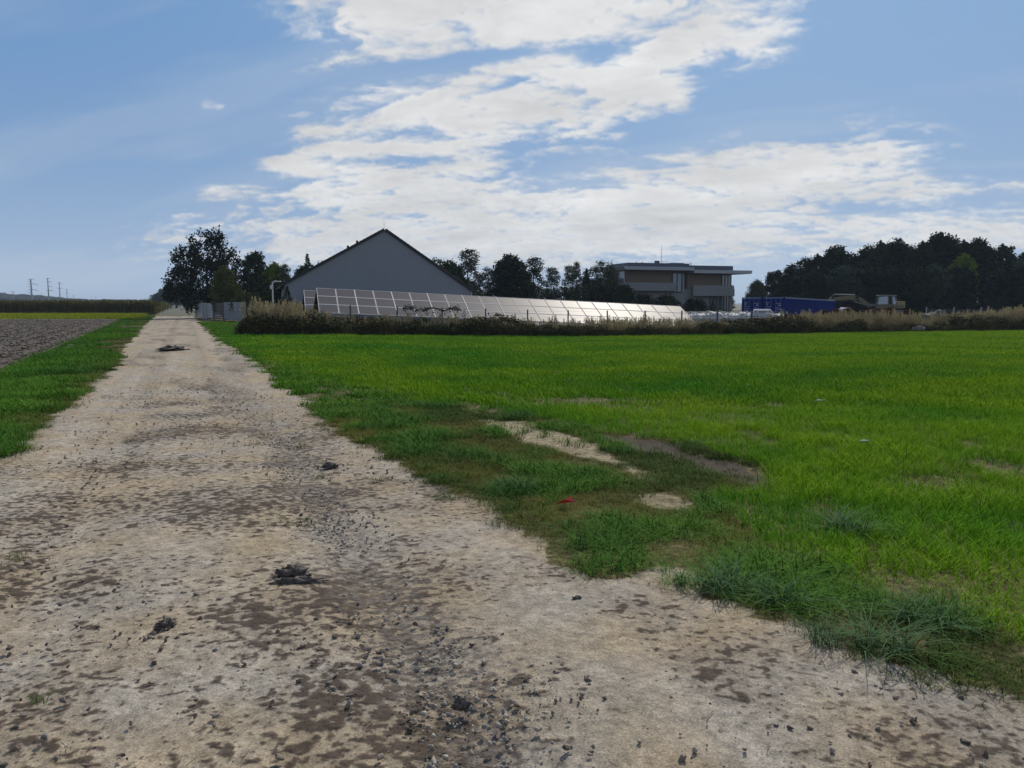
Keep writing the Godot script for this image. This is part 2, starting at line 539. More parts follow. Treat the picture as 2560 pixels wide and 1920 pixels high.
# a sheet over a grid of (u, v) in 0..1; spot(u, v) gives x, y, z
func sheet(nu: int, nv: int, spot: Callable, uv2_per_m := 0.0) -> ArrayMesh:
	var v := PackedVector3Array()
	var uv := PackedVector2Array()
	var uv2 := PackedVector2Array()
	var idx := PackedInt32Array()
	for j in nv + 1:
		for i in nu + 1:
			var u := float(i) / nu
			var w := float(j) / nv
			var p: Vector3 = spot.call(u, w)
			v.append(p)
			uv.append(Vector2(u, w))
			uv2.append(Vector2(p.x, p.z) * uv2_per_m)
	for j in nv:
		for i in nu:
			var a := j * (nu + 1) + i
			var b := a + 1
			var c := a + nu + 1
			var d := c + 1
			idx.append_array([a, c, b, b, c, d])
	var n := PackedVector3Array()
	n.resize(v.size())
	for k in range(0, idx.size(), 3):
		var f := (v[idx[k + 2]] - v[idx[k]]).cross(v[idx[k + 1]] - v[idx[k]])
		if f.y < 0.0:
			var t := idx[k + 1]
			idx[k + 1] = idx[k + 2]
			idx[k + 2] = t
			f = -f
		for q in 3:
			n[idx[k + q]] += f
	for k in n.size():
		n[k] = n[k].normalized()
	var a := []
	a.resize(Mesh.ARRAY_MAX)
	a[Mesh.ARRAY_VERTEX] = v
	a[Mesh.ARRAY_NORMAL] = n
	a[Mesh.ARRAY_TEX_UV] = uv
	a[Mesh.ARRAY_TEX_UV2] = uv2
	a[Mesh.ARRAY_INDEX] = idx
	var m := ArrayMesh.new()
	m.add_surface_from_arrays(Mesh.PRIMITIVE_TRIANGLES, a)
	return m

func build_ground() -> void:
	track_poly = outline(TRACK)
	wheat_poly = outline(WHEAT)
	for b in BARE:
		bare_polys.append(outline(b))
	for b in DARK:
		dark_polys.append(outline(b))
	var g := noise(5, 0.02, 5).get_seamless_image(512, 512)
	var g2 := noise(6, 0.16, 2).get_seamless_image(512, 512)
	g.convert(Image.FORMAT_L8); g2.convert(Image.FORMAT_L8)
	var d1 := g.get_data()
	var d2 := g2.get_data()
	var d := PackedByteArray()
	d.resize(512 * 512 * 3)
	for i in 512 * 512:
		var q := clampi(int(255.0 * (0.74 + 0.13 * (d1[i] / 127.5 - 1.0) + 0.17 * (d2[i] / 127.5 - 1.0) + 0.13)), 0, 255)
		d[i * 3] = q; d[i * 3 + 1] = q; d[i * 3 + 2] = q
	grit_tex = ImageTexture.create_from_image(Image.create_from_data(512, 512, false, Image.FORMAT_RGB8, d))

	# the wide land underneath everything
	var land := mat(0.085, 0.085, 0.04, 0.95)
	grainy(land, 3.0, 0.45, 71)
	structure("ground", sheet(90, 90, func(u, w):
		var x := -1.0 + 2.0 * float(u)
		x = 4000.0 * x * absf(x) * absf(x) + 30.0 * x
		var z: float = -60.0 + 130.0 * float(w) + 4200.0 * pow(float(w), 5.0)
		return at(x, ground_height(x, z) - 0.16, z)), land)
	# soil of the wheat field
	var soil := mat(0.115, 0.098, 0.06, 0.95)
	grainy(soil, 1.3, 0.4, 72)
	var relief := noise(61, 0.9, 3)
	structure("wheat_field_soil", sheet(140, 110, func(u, w):
		var x := -16.0 + 92.0 * float(u) * float(u) * 0.7 + 92.0 * float(u) * 0.3
		var z := -2.0 + 72.0 * float(w)
		var s := x + 0.42 * z
		var low := 0.14 if (x < 5.6 and z < 12.6) or (s < 4.2 and z > 12.0) else 0.03
		return at(x, ground_height(x, z) - low + 0.012 * relief.get_noise_2d(x, z), z)), soil)

	# the track: near sheet, then a long sheet that follows it
	var bumps := noise(62, 0.8, 4)
	var rut := noise(63, 0.22, 2)
	var grade := func(x: float, z: float) -> float:
		var s := x + 0.42 * z
		var y := ground_height(x, z) + 0.010 * bumps.get_noise_2d(x * 1.4, z * 1.4) + 0.03 * rut.get_noise_2d(x, z)
		y -= 0.028 * exp(-pow((s - 1.0) / 0.24, 2.0)) + 0.02 * exp(-pow((s + 0.9) / 0.28, 2.0))
		return y
	var near_px := func(p: Vector2) -> Vector2: return Vector2((p.x + 8.5) / 14.5 * 1408.0, (13.0 - p.y) / 12.6 * 1280.0)
	var near_tex := dirt_textures(1408, 1280, near_px, 100.0, 1.0, 900, Vector3(-8.5 + 0.42 * 13.0, 14.5 / 1408.0, -0.42 * 12.6 / 1280.0))
	var long_px := func(p: Vector2) -> Vector2: return Vector2((p.x + 0.42 * p.y + 6.5) / 11.0 * 576.0, (96.0 - p.y) / 83.0 * 1664.0)
	var long_tex := dirt_textures(576, 1664, long_px, 52.0, 0.52 * 20.0 / 20.0 * 2.6, 950, Vector3(-6.5, 11.0 / 576.0, 0.0))
	var near_mesh := sheet(230, 200, func(u, w):
		var x := -8.5 + 14.5 * float(u)
		var z := 13.0 - 12.6 * float(w)
		return at(x, grade.call(x, z), z), 0.9)
	var long_mesh := sheet(60, 300, func(u, w):
		var z := 96.0 - 83.0 * float(w)
		var x := -6.5 + 11.0 * float(u) - 0.42 * z
		return at(x, grade.call(x, z), z), 0.9)
	var both := ArrayMesh.new()
	both.add_surface_from_arrays(Mesh.PRIMITIVE_TRIANGLES, near_mesh.surface_get_arrays(0))
	both.add_surface_from_arrays(Mesh.PRIMITIVE_TRIANGLES, long_mesh.surface_get_arrays(0))
	both.surface_set_material(0, dirt_material(near_tex, 1.6))
	both.surface_set_material(1, dirt_material(long_tex, 2.0))
	structure("dirt_track", both, null)

	# ploughed field, left
	var plough := mat(0.080, 0.060, 0.045, 0.95)
	grainy(plough, 2.2, 0.35, 73)
	var clod := noise(64, 1.1, 4)
	var furrow := noise(65, 0.16, 2)
	structure("ploughed_field", sheet(190, 260, func(u, w):
		var z := 8.0 + 70.0 * float(w)
		var o := 60.0 * float(u) * float(u)
		var x := verge_edge(z) + 0.25 - o
		var y := 0.09 * clod.get_noise_2d(x * 1.8, z * 1.8) + 0.018 * sin((x + 0.456 * z) * 7.0 + 2.0 * furrow.get_noise_2d(x, z))
		return at(x, ground_height(x, z) + 0.01 + y * smoothstep(0.0, 0.8, o), z)), plough)
	# a strip of flowering crop and the stubble road beyond
	var strip := mat(0.20, 0.23, 0.02, 0.9)
	grainy(strip, 2.0, 0.6, 74)
	structure("crop_strip", sheet(30, 20, func(u, w):
		var z := 78.2 + 33.5 * float(w)
		var x := verge_edge(z) - 2.0 - 60.0 * float(u)
		return at(x, ground_height(x, z) + 0.02, z)), strip)

# ---------------------------------------------------------------- grass and ground cover
func tuft(seed_: int, blades: int, radius: float, h: float, w: float, droop: float, shade := 0.25) -> ArrayMesh:
	rng.seed = seed_
	var s := Shape.new()
	for i in blades:
		var a := rng.randf() * TAU
		var q := radius * sqrt(rng.randf())
		var b := rng.randf() * TAU
		var t := 1.0 + shade * (rng.randf() * 2.0 - 1.0)
		s.col = Color(t, t, t)
		s.blade(Vector3(cos(a) * q, -0.02, sin(a) * q), Vector3(cos(b), 0, sin(b)), h * rng.randf_range(0.55, 1.1), w * rng.randf_range(0.7, 1.2), droop * rng.randf_range(0.4, 1.3))
	return s.mesh()

func rosette(seed_: int, leaves: int, radius: float, h: float, leaf: float) -> ArrayMesh:
	# low broad-leaved weeds
	rng.seed = seed_
	var s := Shape.new()
	for i in leaves:
		var a := rng.randf() * TAU
		var q := radius * sqrt(rng.randf())
		var t := rng.randf_range(0.7, 1.25)
		s.col = Color(t, t, t)
		var c := Vector3(cos(a) * q, rng.randf_range(0.0, h), sin(a) * q)
		var u := Vector3(rng.randfn(), rng.randfn() * 0.5, rng.randfn()).normalized() * leaf * rng.randf_range(0.6, 1.3)
		var v := u.cross(Vector3(rng.randfn(), 1.0 + rng.randfn(), rng.randfn())).normalized() * u.length() * 0.5
		s.quad(c - u, c - v, c + u, c + v)
	return s.mesh()

func spin(x: float, z: float, y: float, sc: float, lean := 0.12) -> Transform3D:
	var b := Basis(Vector3.UP, rng.randf() * TAU) * Basis(Vector3.RIGHT, rng.randfn() * lean)
	return Transform3D(b.scaled(Vector3(sc, sc * rng.randf_range(0.8, 1.2), sc)), at(x, y, z))

func build_grass() -> void:
	var patch := noise(81, 0.09, 3)
	var small := noise(82, 0.55, 3)
	var wob := noise(83, 1.3, 3)
	var green := leafy(1, 1, 1, 1.0)
	# young wheat
	var bands := [[2.0, 11.5, 420.0, tuft(301, 9, 0.06, 0.17, 0.0065, 0.75)], [11.5, 24.0, 125.0, tuft(302, 12, 0.12, 0.17, 0.011, 0.7)], [24.0, 58.0, 42.0, tuft(303, 16, 0.24, 0.17, 0.024, 0.6)]]
	for band in bands:
		rng.seed = 400 + int(band[0])
		var xf := []
		var tint := PackedColorArray()
		var z0: float = band[0]
		var z1: float = band[1]
		var x0 := -16.0
		var x1: float = z1 * 0.68 + 3.0
		var count := int((z1 - z0) * (x1 - x0) * band[2])
		for i in count:
			var z := rng.randf_range(z0, z1)
			var x := rng.randf_range(x0, x1)
			if x > z * 0.68 + 2.5 or x < -z * 0.55 - 1.0 or z > fence_z(x) - 1.2:
				continue
			var jx := x + 0.35 * wob.get_noise_2d(x, z)
			var jz := z + 0.35 * wob.get_noise_2d(x + 90.0, z)
			if not inside(wheat_poly, jx, jz):
				continue
			var thin := 1.0
			for d in dark_polys:
				if inside(d, jx, jz):
					thin = 0.05
			var s := small.get_noise_2d(x, z)
			if z < 14.0:
				thin *= clampf(1.25 + 2.2 * s + 1.3 * patch.get_noise_2d(x + 300.0, z), 0.12, 1.0)
			if rng.randf() > thin:
				continue
			var y := clampf(0.55 + 0.85 * patch.get_noise_2d(x * 1.4, z * 2.2) + 0.4 * s + 0.020 * (x - 4.0) + 0.10 * rng.randfn(), 0.0, 1.0)
			var c := Color(0.075, 0.235, 0.014).lerp(Color(0.225, 0.355, 0.012), y)
			if rng.randf() < 0.03:
				c = Color(0.26, 0.24, 0.08)
			xf.append(spin(x, z, ground_height(x, z) - 0.01, rng.randf_range(0.75, 1.2) * (1.0 + 0.35 * s)))
			tint.append(c)
		scatter("young_wheat", "bright green young wheat covering the field beside the track", "wheat", band[3], green, xf, tint)
	# verges: coarse dark grass, low weeds, dead stalks
	var dull := leafy(1, 1, 1, 0.55)
	var kinds := [tuft(311, 14, 0.07, 0.15, 0.006, 1.0), tuft(312, 44, 0.10, 0.095, 0.0048, 1.25, 0.4), tuft(313, 10, 0.06, 0.07, 0.004, 1.4), tuft(314, 26, 0.16, 0.13, 0.016, 0.9)]
	var tones := [[Color(0.036, 0.098, 0.022), Color(0.075, 0.165, 0.022)], [Color(0.055, 0.088, 0.020), Color(0.150, 0.140, 0.036)], [Color(0.22, 0.19, 0.11), Color(0.12, 0.10, 0.05)], [Color(0.07, 0.18, 0.018), Color(0.11, 0.22, 0.018)]]
	var lists := [[], [], [], []]
	var tints := [PackedColorArray(), PackedColorArray(), PackedColorArray(), PackedColorArray()]
	rng.seed = 500
	var tries := [[2.3, 12.0, -4.0, 5.0, 520.0], [12.0, 66.0, -30.0, 0.0, 90.0]]
	for t in tries:
		var count := int((t[1] - t[0]) * (t[3] - t[2]) * t[4])
		for i in count:
			var z := rng.randf_range(t[0], t[1])
			var x := rng.randf_range(t[2], t[3])
			if z > 12.0 and (x > -0.42 * z + (7.5 if z < 28.0 else 13.0) or x < -0.42 * z + 0.5):
				continue
			var k := 0.22 if z < 12.0 else 0.5
			var jx := x + k * wob.get_noise_2d(x, z)
			var jz := z + k * wob.get_noise_2d(x + 90.0, z)
			if jx + 0.42 * jz < 0.4 and z > 9.0:
				continue
			var s := small.get_noise_2d(x * 1.6, z * 1.6)
			var p := patch.get_noise_2d(x * 4.0 + 50.0, z * 4.0)
			var on_track := inside(track_poly, jx, jz)
			if on_track:
				if inside(track_poly, jx + 0.10, jz + 0.10) and rng.randf() > 0.004:
					continue
				if rng.randf() > 0.12:
					continue
			elif inside(wheat_poly, jx, jz):
				if rng.randf() > 0.03:
					continue
			var skip := false
			for b in bare_polys:
				if inside(b, jx, jz) and rng.randf() > 0.06:
					skip = true
			for b in dark_polys:
				if inside(b, jx, jz) and rng.randf() > 0.05:
					skip = true
			if skip:
				continue
			var kind := 1
			if s + p * 0.8 + 0.16 * rng.randfn() > 0.16 and not on_track:
				kind = 0
			elif rng.randf() < 0.10 + 0.25 * clampf(-p * 2.0, 0.0, 1.0):
				kind = 2
			if z > 12.0:
				kind = 3
			var f := clampf(0.5 + 1.4 * p + 0.15 * rng.randfn(), 0.0, 1.0)
			var tone: Array = tones[kind]
			lists[kind].append(spin(x, z, ground_height(x, z) + (0.0 if z < 12.0 else -0.01), rng.randf_range(0.6, 1.15) * (1.0 + 0.5 * s)))
			tints[kind].append((tone[0] as Color).lerp(tone[1], f))
	# verge left of the track
	for i in 26000:
		var z := rng.randf_range(6.0, 100.0)
		if z > 45.0 and rng.randf() > 0.6:
			continue
		var wide := 1.9 + 0.03 * z
		var outer := verge_edge(z)
		var s := rng.randf()
		var x := outer - 0.5 + s * (wide + 2.4)
		if inside(track_poly, x + 0.4 * wob.get_noise_2d(x, z), z):
			continue
		var p := patch.get_noise_2d(x * 2.0, z * 1.2)
		if z < 22.0 and rng.randf() > (z - 12.0) / 10.0:
			continue
		var far := s > 0.42 + 0.5 * p
		var c := Color(0.055, 0.14, 0.02).lerp(Color(0.085, 0.20, 0.016), clampf(0.5 + p + 0.2 * rng.randfn(), 0.0, 1.0))
		if far:
			c = c.lerp(Color(0.12, 0.115, 0.035), 0.7)
		lists[3].append(spin(x, z, ground_height(x, z), rng.randf_range(0.7, 1.2) * (0.45 if far else 0.9) * (1.0 + 0.5 * small.get_noise_2d(x, z))))
		tints[3].append(c)
	for i in 30000:
		var z := 5.0 + 19.0 * pow(rng.randf(), 1.2)
		var outer := verge_edge(z)
		var s := rng.randf()
		var x := outer - 0.3 + s * 5.0
		var jx := x + 0.25 * wob.get_noise_2d(x, z)
		if inside(track_poly, jx, z) and (inside(track_poly, jx - 0.12, z) or rng.randf() > 0.3):
			continue
		var p := patch.get_noise_2d(x * 3.0, z * 1.5)
		var q := small.get_noise_2d(x, z)
		var dry := clampf((s - 0.27 - 0.35 * q) * 4.0 + 0.3 * rng.randfn(), 0.0, 1.0)
		var kind := 1 if dry > 0.5 else 0
		var c := Color(0.048, 0.135, 0.020).lerp(Color(0.075, 0.185, 0.018), clampf(0.5 + 1.2 * p, 0.0, 1.0)).lerp(Color(0.125, 0.125, 0.034), dry * 0.8)
		lists[kind].append(spin(x, z, ground_height(x, z), rng.randf_range(0.8, 1.35) * (1.0 + 0.6 * q) * (1.15 if kind == 0 else 1.0)))
		tints[kind].append(c)
	var names := [["coarse_grass", "dark coarse grass tufts on the verge between track and wheat"], ["low_weeds", "low broad-leaved weeds matting the edge of the track"], ["dead_grass", "short dead straw-coloured grass bits along the track edge"], ["verge_grass", "mid green verge grass lining both sides of the far track"]]
	for k in 4:
		scatter(names[k][0], names[k][1], "grass" if k != 1 else "weeds", kinds[k], dull, lists[k], tints[k])
	# volunteer green on the ploughed field and the yellow-green strip
	var xf := []
	var tint := PackedColorArray()
	for i in 15000:
		var z := rng.randf_range(78.5, 111.5)
		var x := verge_edge(z) + 1.5 - 50.0 * rng.randf()
		xf.append(spin(x, z, ground_height(x, z), rng.randf_range(1.0, 1.9)))
		tint.append(Color(0.22, 0.27, 0.012).lerp(Color(0.30, 0.32, 0.02), rng.randf()))
	scatter("mustard_crop", "low yellow-green crop in a strip before the tall maize", "crop", tuft(321, 18, 0.3, 0.2, 0.03, 0.5), green, xf, tint)
	xf = []
	tint = PackedColorArray()
	for i in 5200:
		var z := 8.0 + 68.0 * rng.randf()
		var x := verge_edge(z) - 0.2 - 45.0 * pow(rng.randf(), 1.5)
		if patch.get_noise_2d(x, z * 3.0) < 0.05 and rng.randf() > 0.12:
			continue
		xf.append(spin(x, z, ground_height(x, z), rng.randf_range(0.4, 0.9)))
		tint.append(Color(0.06, 0.13, 0.03).lerp(Color(0.22, 0.2, 0.13), rng.randf() * 0.8))
	scatter("stubble_weeds", "thin weeds and stubble scattered over the ploughed field", "weeds", kinds[3], dull, xf, tint)
	# clods on the ploughed field
	xf = []
	tint = PackedColorArray()
	for i in 22000:
		var z := 9.0 + 66.0 * rng.randf()
		var x := verge_edge(z) - 0.3 - 45.0 * pow(rng.randf(), 1.5)
		var b := Basis(Vector3(rng.randfn(), rng.randfn(), rng.randfn()).normalized(), rng.randf() * TAU).scaled(Vector3(1.3, 0.7, 1.0) * rng.randf_range(0.04, 0.13))
		xf.append(Transform3D(b, at(x, ground_height(x, z) + 0.03, z)))
		var t := rng.randf_range(0.8, 1.3)
		tint.append(Color(0.078 * t, 0.058 * t, 0.044 * t))
	var earth := mat(1, 1, 1, 0.95)
	earth.vertex_color_use_as_albedo = true
	scatter("field_clods", "brown earth clods turned up across the ploughed field", "clods", lump(331, Vector3.ONE, 0.8, 1.2, 4), earth, xf, tint)

func stony_x(z: float) -> float:
	for i in STONY.size() - 1:
		if z <= STONY[i][1] and z >= STONY[i + 1][1]:
			return remap(z, STONY[i][1], STONY[i + 1][1], STONY[i][0], STONY[i + 1][0])
	return 0.0

func build_track_litter() -> void:
	var earth := mat(1, 1, 1, 0.95)
	earth.vertex_color_use_as_albedo = true
	earth.metallic_specular = 0.2
	var patch := noise(91, 0.8, 3)
	var pebble := lump(341, Vector3(1.0, 0.7, 0.85), 1.3, 1.7, 4)
	var crumb := lump(342, Vector3(1.25, 0.6, 1.0), 1.1, 1.6, 5)
	rng.seed = 700
	var xs := []
	var ts := PackedColorArray()
	var xc := []
	var tc := PackedColorArray()
	for i in 120000:
		var z := 1.6 + 13.0 * pow(rng.randf(), 1.5)
		var x := rng.randf_range(-0.68 * z - 1.5, minf(0.68 * z + 1.5, 3.5))
		if not inside(track_poly, x, z):
			continue
		var off := absf(x - stony_x(z))
		var p := patch.get_noise_2d(x, z)
		var y := ground_height(x, z)
		var b := Basis(Vector3(rng.randfn(), 2.0 * rng.randfn(), rng.randfn()).normalized(), rng.randf() * TAU)
		if rng.randf() < 0.012 + 0.5 * exp(-off * off / 0.06) * clampf(0.6 + p * 2.0, 0.1, 1.0):
			var s := 0.006 + 0.022 * pow(rng.randf(), 3.0)
			xs.append(Transform3D(b.scaled(Vector3.ONE * s), at(x, y + s * 0.12, z)))
			var t := rng.randf_range(0.7, 1.15)
			ts.append(Color(0.31 * t, 0.275 * t, 0.23 * t) if rng.randf() < 0.75 else Color(0.2 * t, 0.19 * t, 0.185 * t))
		elif rng.randf() < 0.06 + 0.30 * clampf(p * 2.5, 0.0, 1.0):
			var s := 0.004 + 0.022 * pow(rng.randf(), 6.0)
			xc.append(Transform3D(b.scaled(Vector3.ONE * s), at(x, y + s * 0.1, z)))
			var t := rng.randf_range(0.7, 1.4)
			tc.append(Color(0.145 * t, 0.12 * t, 0.10 * t))
	scatter("gravel", "grey and pale gravel pressed into the track's wheel line", "gravel", pebble, earth, xs, ts)
	scatter("soil_crumbs", "small dark crumbs of field soil dropped on the track", "soil", crumb, earth, xc, tc)
	# straw and twigs
	var straw := Shape.new()
	straw.tube(Vector3(-0.5, 0, 0), Vector3(0.1, 0.02, 0.05), 0.02, 0.018, 4)
	straw.tube(Vector3(0.1, 0.02, 0.05), Vector3(0.5, 0, -0.02), 0.018, 0.008, 4)
	xs = []
	ts = PackedColorArray()
	for i in 5200:
		var z := 2.0 + 11.0 * pow(rng.randf(), 1.3)
		var x := rng.randf_range(-0.68 * z - 1.0, 0.68 * z + 1.0)
		if not inside(track_poly, x, z):
			continue
		if inside(track_poly, x + 0.5, z) and inside(track_poly, x, z + 0.6) and rng.randf() > 0.10:
			continue
		var s := rng.randf_range(0.03, 0.10)
		xs.append(Transform3D(Basis(Vector3.UP, rng.randf() * TAU).scaled(Vector3(s, s * 0.7, s)), at(x, ground_height(x, z) + 0.004, z)))
		var t := rng.randf_range(0.5, 1.2)
		ts.append(Color(0.20 * t, 0.16 * t, 0.11 * t))
	scatter("straw_bits", "short straw and twig bits strewn along the track's grassy edge", "straw", straw.mesh(), earth, xs, ts)
	# larger lumps of mud, each its own thing
	var mud := mat(0.165, 0.138, 0.120, 0.9)
	grainy(mud, 0.25, 0.45, 75)
	var lumps := [[-1.29, 4.42, 0.17, 0.055, 0.09, "dark mud lump lying on a flat mud slab on the track", 0.1], [-1.24, 4.30, 0.26, 0.03, 0.06, "long flat slab of dark mud pressed onto the track below a taller lump", 0.15],
		[-1.72, 3.70, 0.09, 0.035, 0.07, "small rounded mud lump beside trodden flakes on the bare track", 0.9], [-1.78, 7.45, 0.15, 0.04, 0.09, "low broad mud lump on the track beyond the stony wheel line", 0.2],
		[-11.62, 26.5, 0.75, 0.14, 0.5, "small heap of dark soil and straw in mid-track far along", 0.3], [0.35, 4.02, 0.06, 0.03, 0.045, "dark clod on pale sand just below the grass tongue", 0.4], [-0.20, 2.92, 0.06, 0.04, 0.05, "round dark clod in smooth dirt near the stony wheel line", 0.0]]
	var k := 0
	for l in lumps:
		var o := part("mud_clod", lump(350 + k, Vector3(l[2], l[3] * 1.5, l[4]), 1.1, 2.2, 14, true), mud, self)
		o.position = at(l[0], ground_height(l[0], l[1]) + l[3] * 0.30, l[1])
		o.rotation.y = l[6]
		tag(o, l[5], "clod", "mud lumps on the track")
		k += 1
	# litter
	var red := Shape.new()
	red.col = Color(1, 1, 1)
	red.quad(Vector3(-0.06, 0.01, 0), Vector3(0.0, 0.05, 0.02), Vector3(0.06, 0.02, -0.01), Vector3(0.01, 0.005, -0.04))
	red.quad(Vector3(0.0, 0.05, 0.02), Vector3(0.05, 0.07, 0.0), Vector3(0.09, 0.03, 0.01), Vector3(0.06, 0.02, -0.01))
	var o := part("litter_scrap", red.mesh(), mat(0.55, 0.05, 0.03, 0.5), self)
	o.position = at(0.40, 0.04, 5.88)
	tag(o, "crumpled bright red plastic scrap caught in the verge grass", "litter")
	for w in [[3.81, 8.36, "pale white scrap lying beside bare patches in the wheat"], [4.72, 11.91, "thin whitish scrap lying deeper in dense even wheat"]]:
		var s := Shape.new()
		s.quad(Vector3(-0.11, 0.0, 0), Vector3(-0.02, 0.035, 0.04), Vector3(0.12, 0.02, 0.0), Vector3(0.02, 0.0, -0.04))
		s.quad(Vector3(-0.02, 0.035, 0.04), Vector3(0.03, 0.07, 0.02), Vector3(0.13, 0.05, 0.03), Vector3(0.12, 0.02, 0.0))
		var q := part("litter_scrap", s.mesh(), mat(0.7, 0.72, 0.75, 0.5), self)
		q.scale = Vector3(0.8, 0.45, 0.8)
		q.position = at(w[0], ground_height(w[0], w[1]) + 0.09, w[1])
		tag(q, w[2], "litter")

# ---------------------------------------------------------------- trees
var crowns := {}
var trunks := {}
var leaf_mats := {}
var bark: StandardMaterial3D

func crown_mesh(seed_: int, lobes: Array, clumps: int, per: int, leaf: float, spread: float, hang := 0.0) -> ArrayMesh:
	rng.seed = seed_
	var s := Shape.new()
	var weight := []
	var total := 0.0
	for l in lobes:
		total += pow(l[3] * l[4] * l[5], 0.6667)
		weight.append(total)
	for i in clumps:
		var r := rng.randf() * total
		var k := 0
		while weight[k] < r:
			k += 1
		var l: Array = lobes[k]
		var d := Vector3(rng.randfn(), rng.randfn(), rng.randfn()).normalized()
		var q := 0.45 + 0.55 * sqrt(rng.randf())
		if rng.randf() < 0.12:
			q *= 1.12
		var c := Vector3(l[0] + d.x * l[3] * q, l[1] + d.y * l[4] * q, l[2] + d.z * l[5] * q)
		if c.y < 0.1:
			c.y = 0.1 + rng.randf() * 0.4
		var tone := rng.randf_range(0.75, 1.25)
		for j in per:
			var p := c + Vector3(rng.randfn(), rng.randfn() * 0.8, rng.randfn()) * spread
			p.y -= hang * absf(rng.randfn()) * spread
			var u := Vector3(rng.randfn(), rng.randfn() * 0.8 - hang, rng.randfn()).normalized() * leaf * rng.randf_range(0.6, 1.25)
			var v := u.cross(Vector3(rng.randfn(), rng.randfn() + 0.6, rng.randfn())).normalized() * u.length() * 0.6
			var t := tone * rng.randf_range(0.8, 1.2)
			s.col = Color(t, t, t)
			s.quad(p - u, p - v, p + u, p + v)
	return s.mesh()

func spire_mesh(seed_: int, h: float, r: float, tiers: int, per: int, leaf: float, power: float) -> ArrayMesh:
	# conifer: whorls of hanging boughs on a tapering outline
	rng.seed = seed_
	var s := Shape.new()
	for i in tiers:
		var f := (i + rng.randf() * 0.6) / tiers
		var y := 0.25 + (h - 0.25) * f
		var rr := r * pow(1.0 - f, power) * rng.randf_range(0.85, 1.1) + 0.05
		for j in maxi(5, int(per * (1.0 - f * 0.75))):
			var a := rng.randf() * TAU
			var q := rr * (0.25 + 0.75 * sqrt(rng.randf()))
			var dir := Vector3(cos(a), 0, sin(a))
			var p := dir * q + Vector3.UP * (y - 0.28 * q + rng.randfn() * 0.06)
			var u := (dir * 0.9 + Vector3(rng.randfn() * 0.35, rng.randfn() * 0.35 + 0.1, rng.randfn() * 0.35)).normalized() * leaf * rng.randf_range(0.7, 1.3)
			var v := u.cross(Vector3(rng.randfn() * 0.6, 1.0, rng.randfn() * 0.6)).normalized() * u.length() * 0.4
			var t := rng.randf_range(0.7, 1.25)
			s.col = Color(t, t, t)
			s.quad(p - u, p - v, p + u, p + v)
	return s.mesh()

func trunk_mesh(seed_: int, h: float, r: float, limbs: int, reach: float) -> ArrayMesh:
	rng.seed = seed_
	var s := Shape.new()
	var pts := []
	for i in 6:
		var f := i / 5.0
		pts.append(Vector3(rng.randfn() * 0.05 * h * f * 0.5, -0.15 + h * 0.9 * f, rng.randfn() * 0.05 * h * f * 0.5))
	s.path(pts, r, r * 0.2, 7)
	for i in limbs:
		var f := rng.randf_range(0.22, 0.8)
		var b: Vector3 = pts[int(f * 5)].lerp(pts[mini(int(f * 5) + 1, 5)], fmod(f * 5, 1.0))
		var a := TAU * i / limbs + rng.randf()
		var d := Vector3(cos(a), rng.randf_range(0.35, 0.9), sin(a)).normalized()
		var e := b + d * reach * (1.05 - 0.6 * f)
		s.path([b, b.lerp(e, 0.5) + Vector3(0, -0.05, 0) * reach, e + Vector3.UP * 0.12 * reach], r * 0.42 * (1.1 - f), r * 0.08, 5)
	return s.mesh()

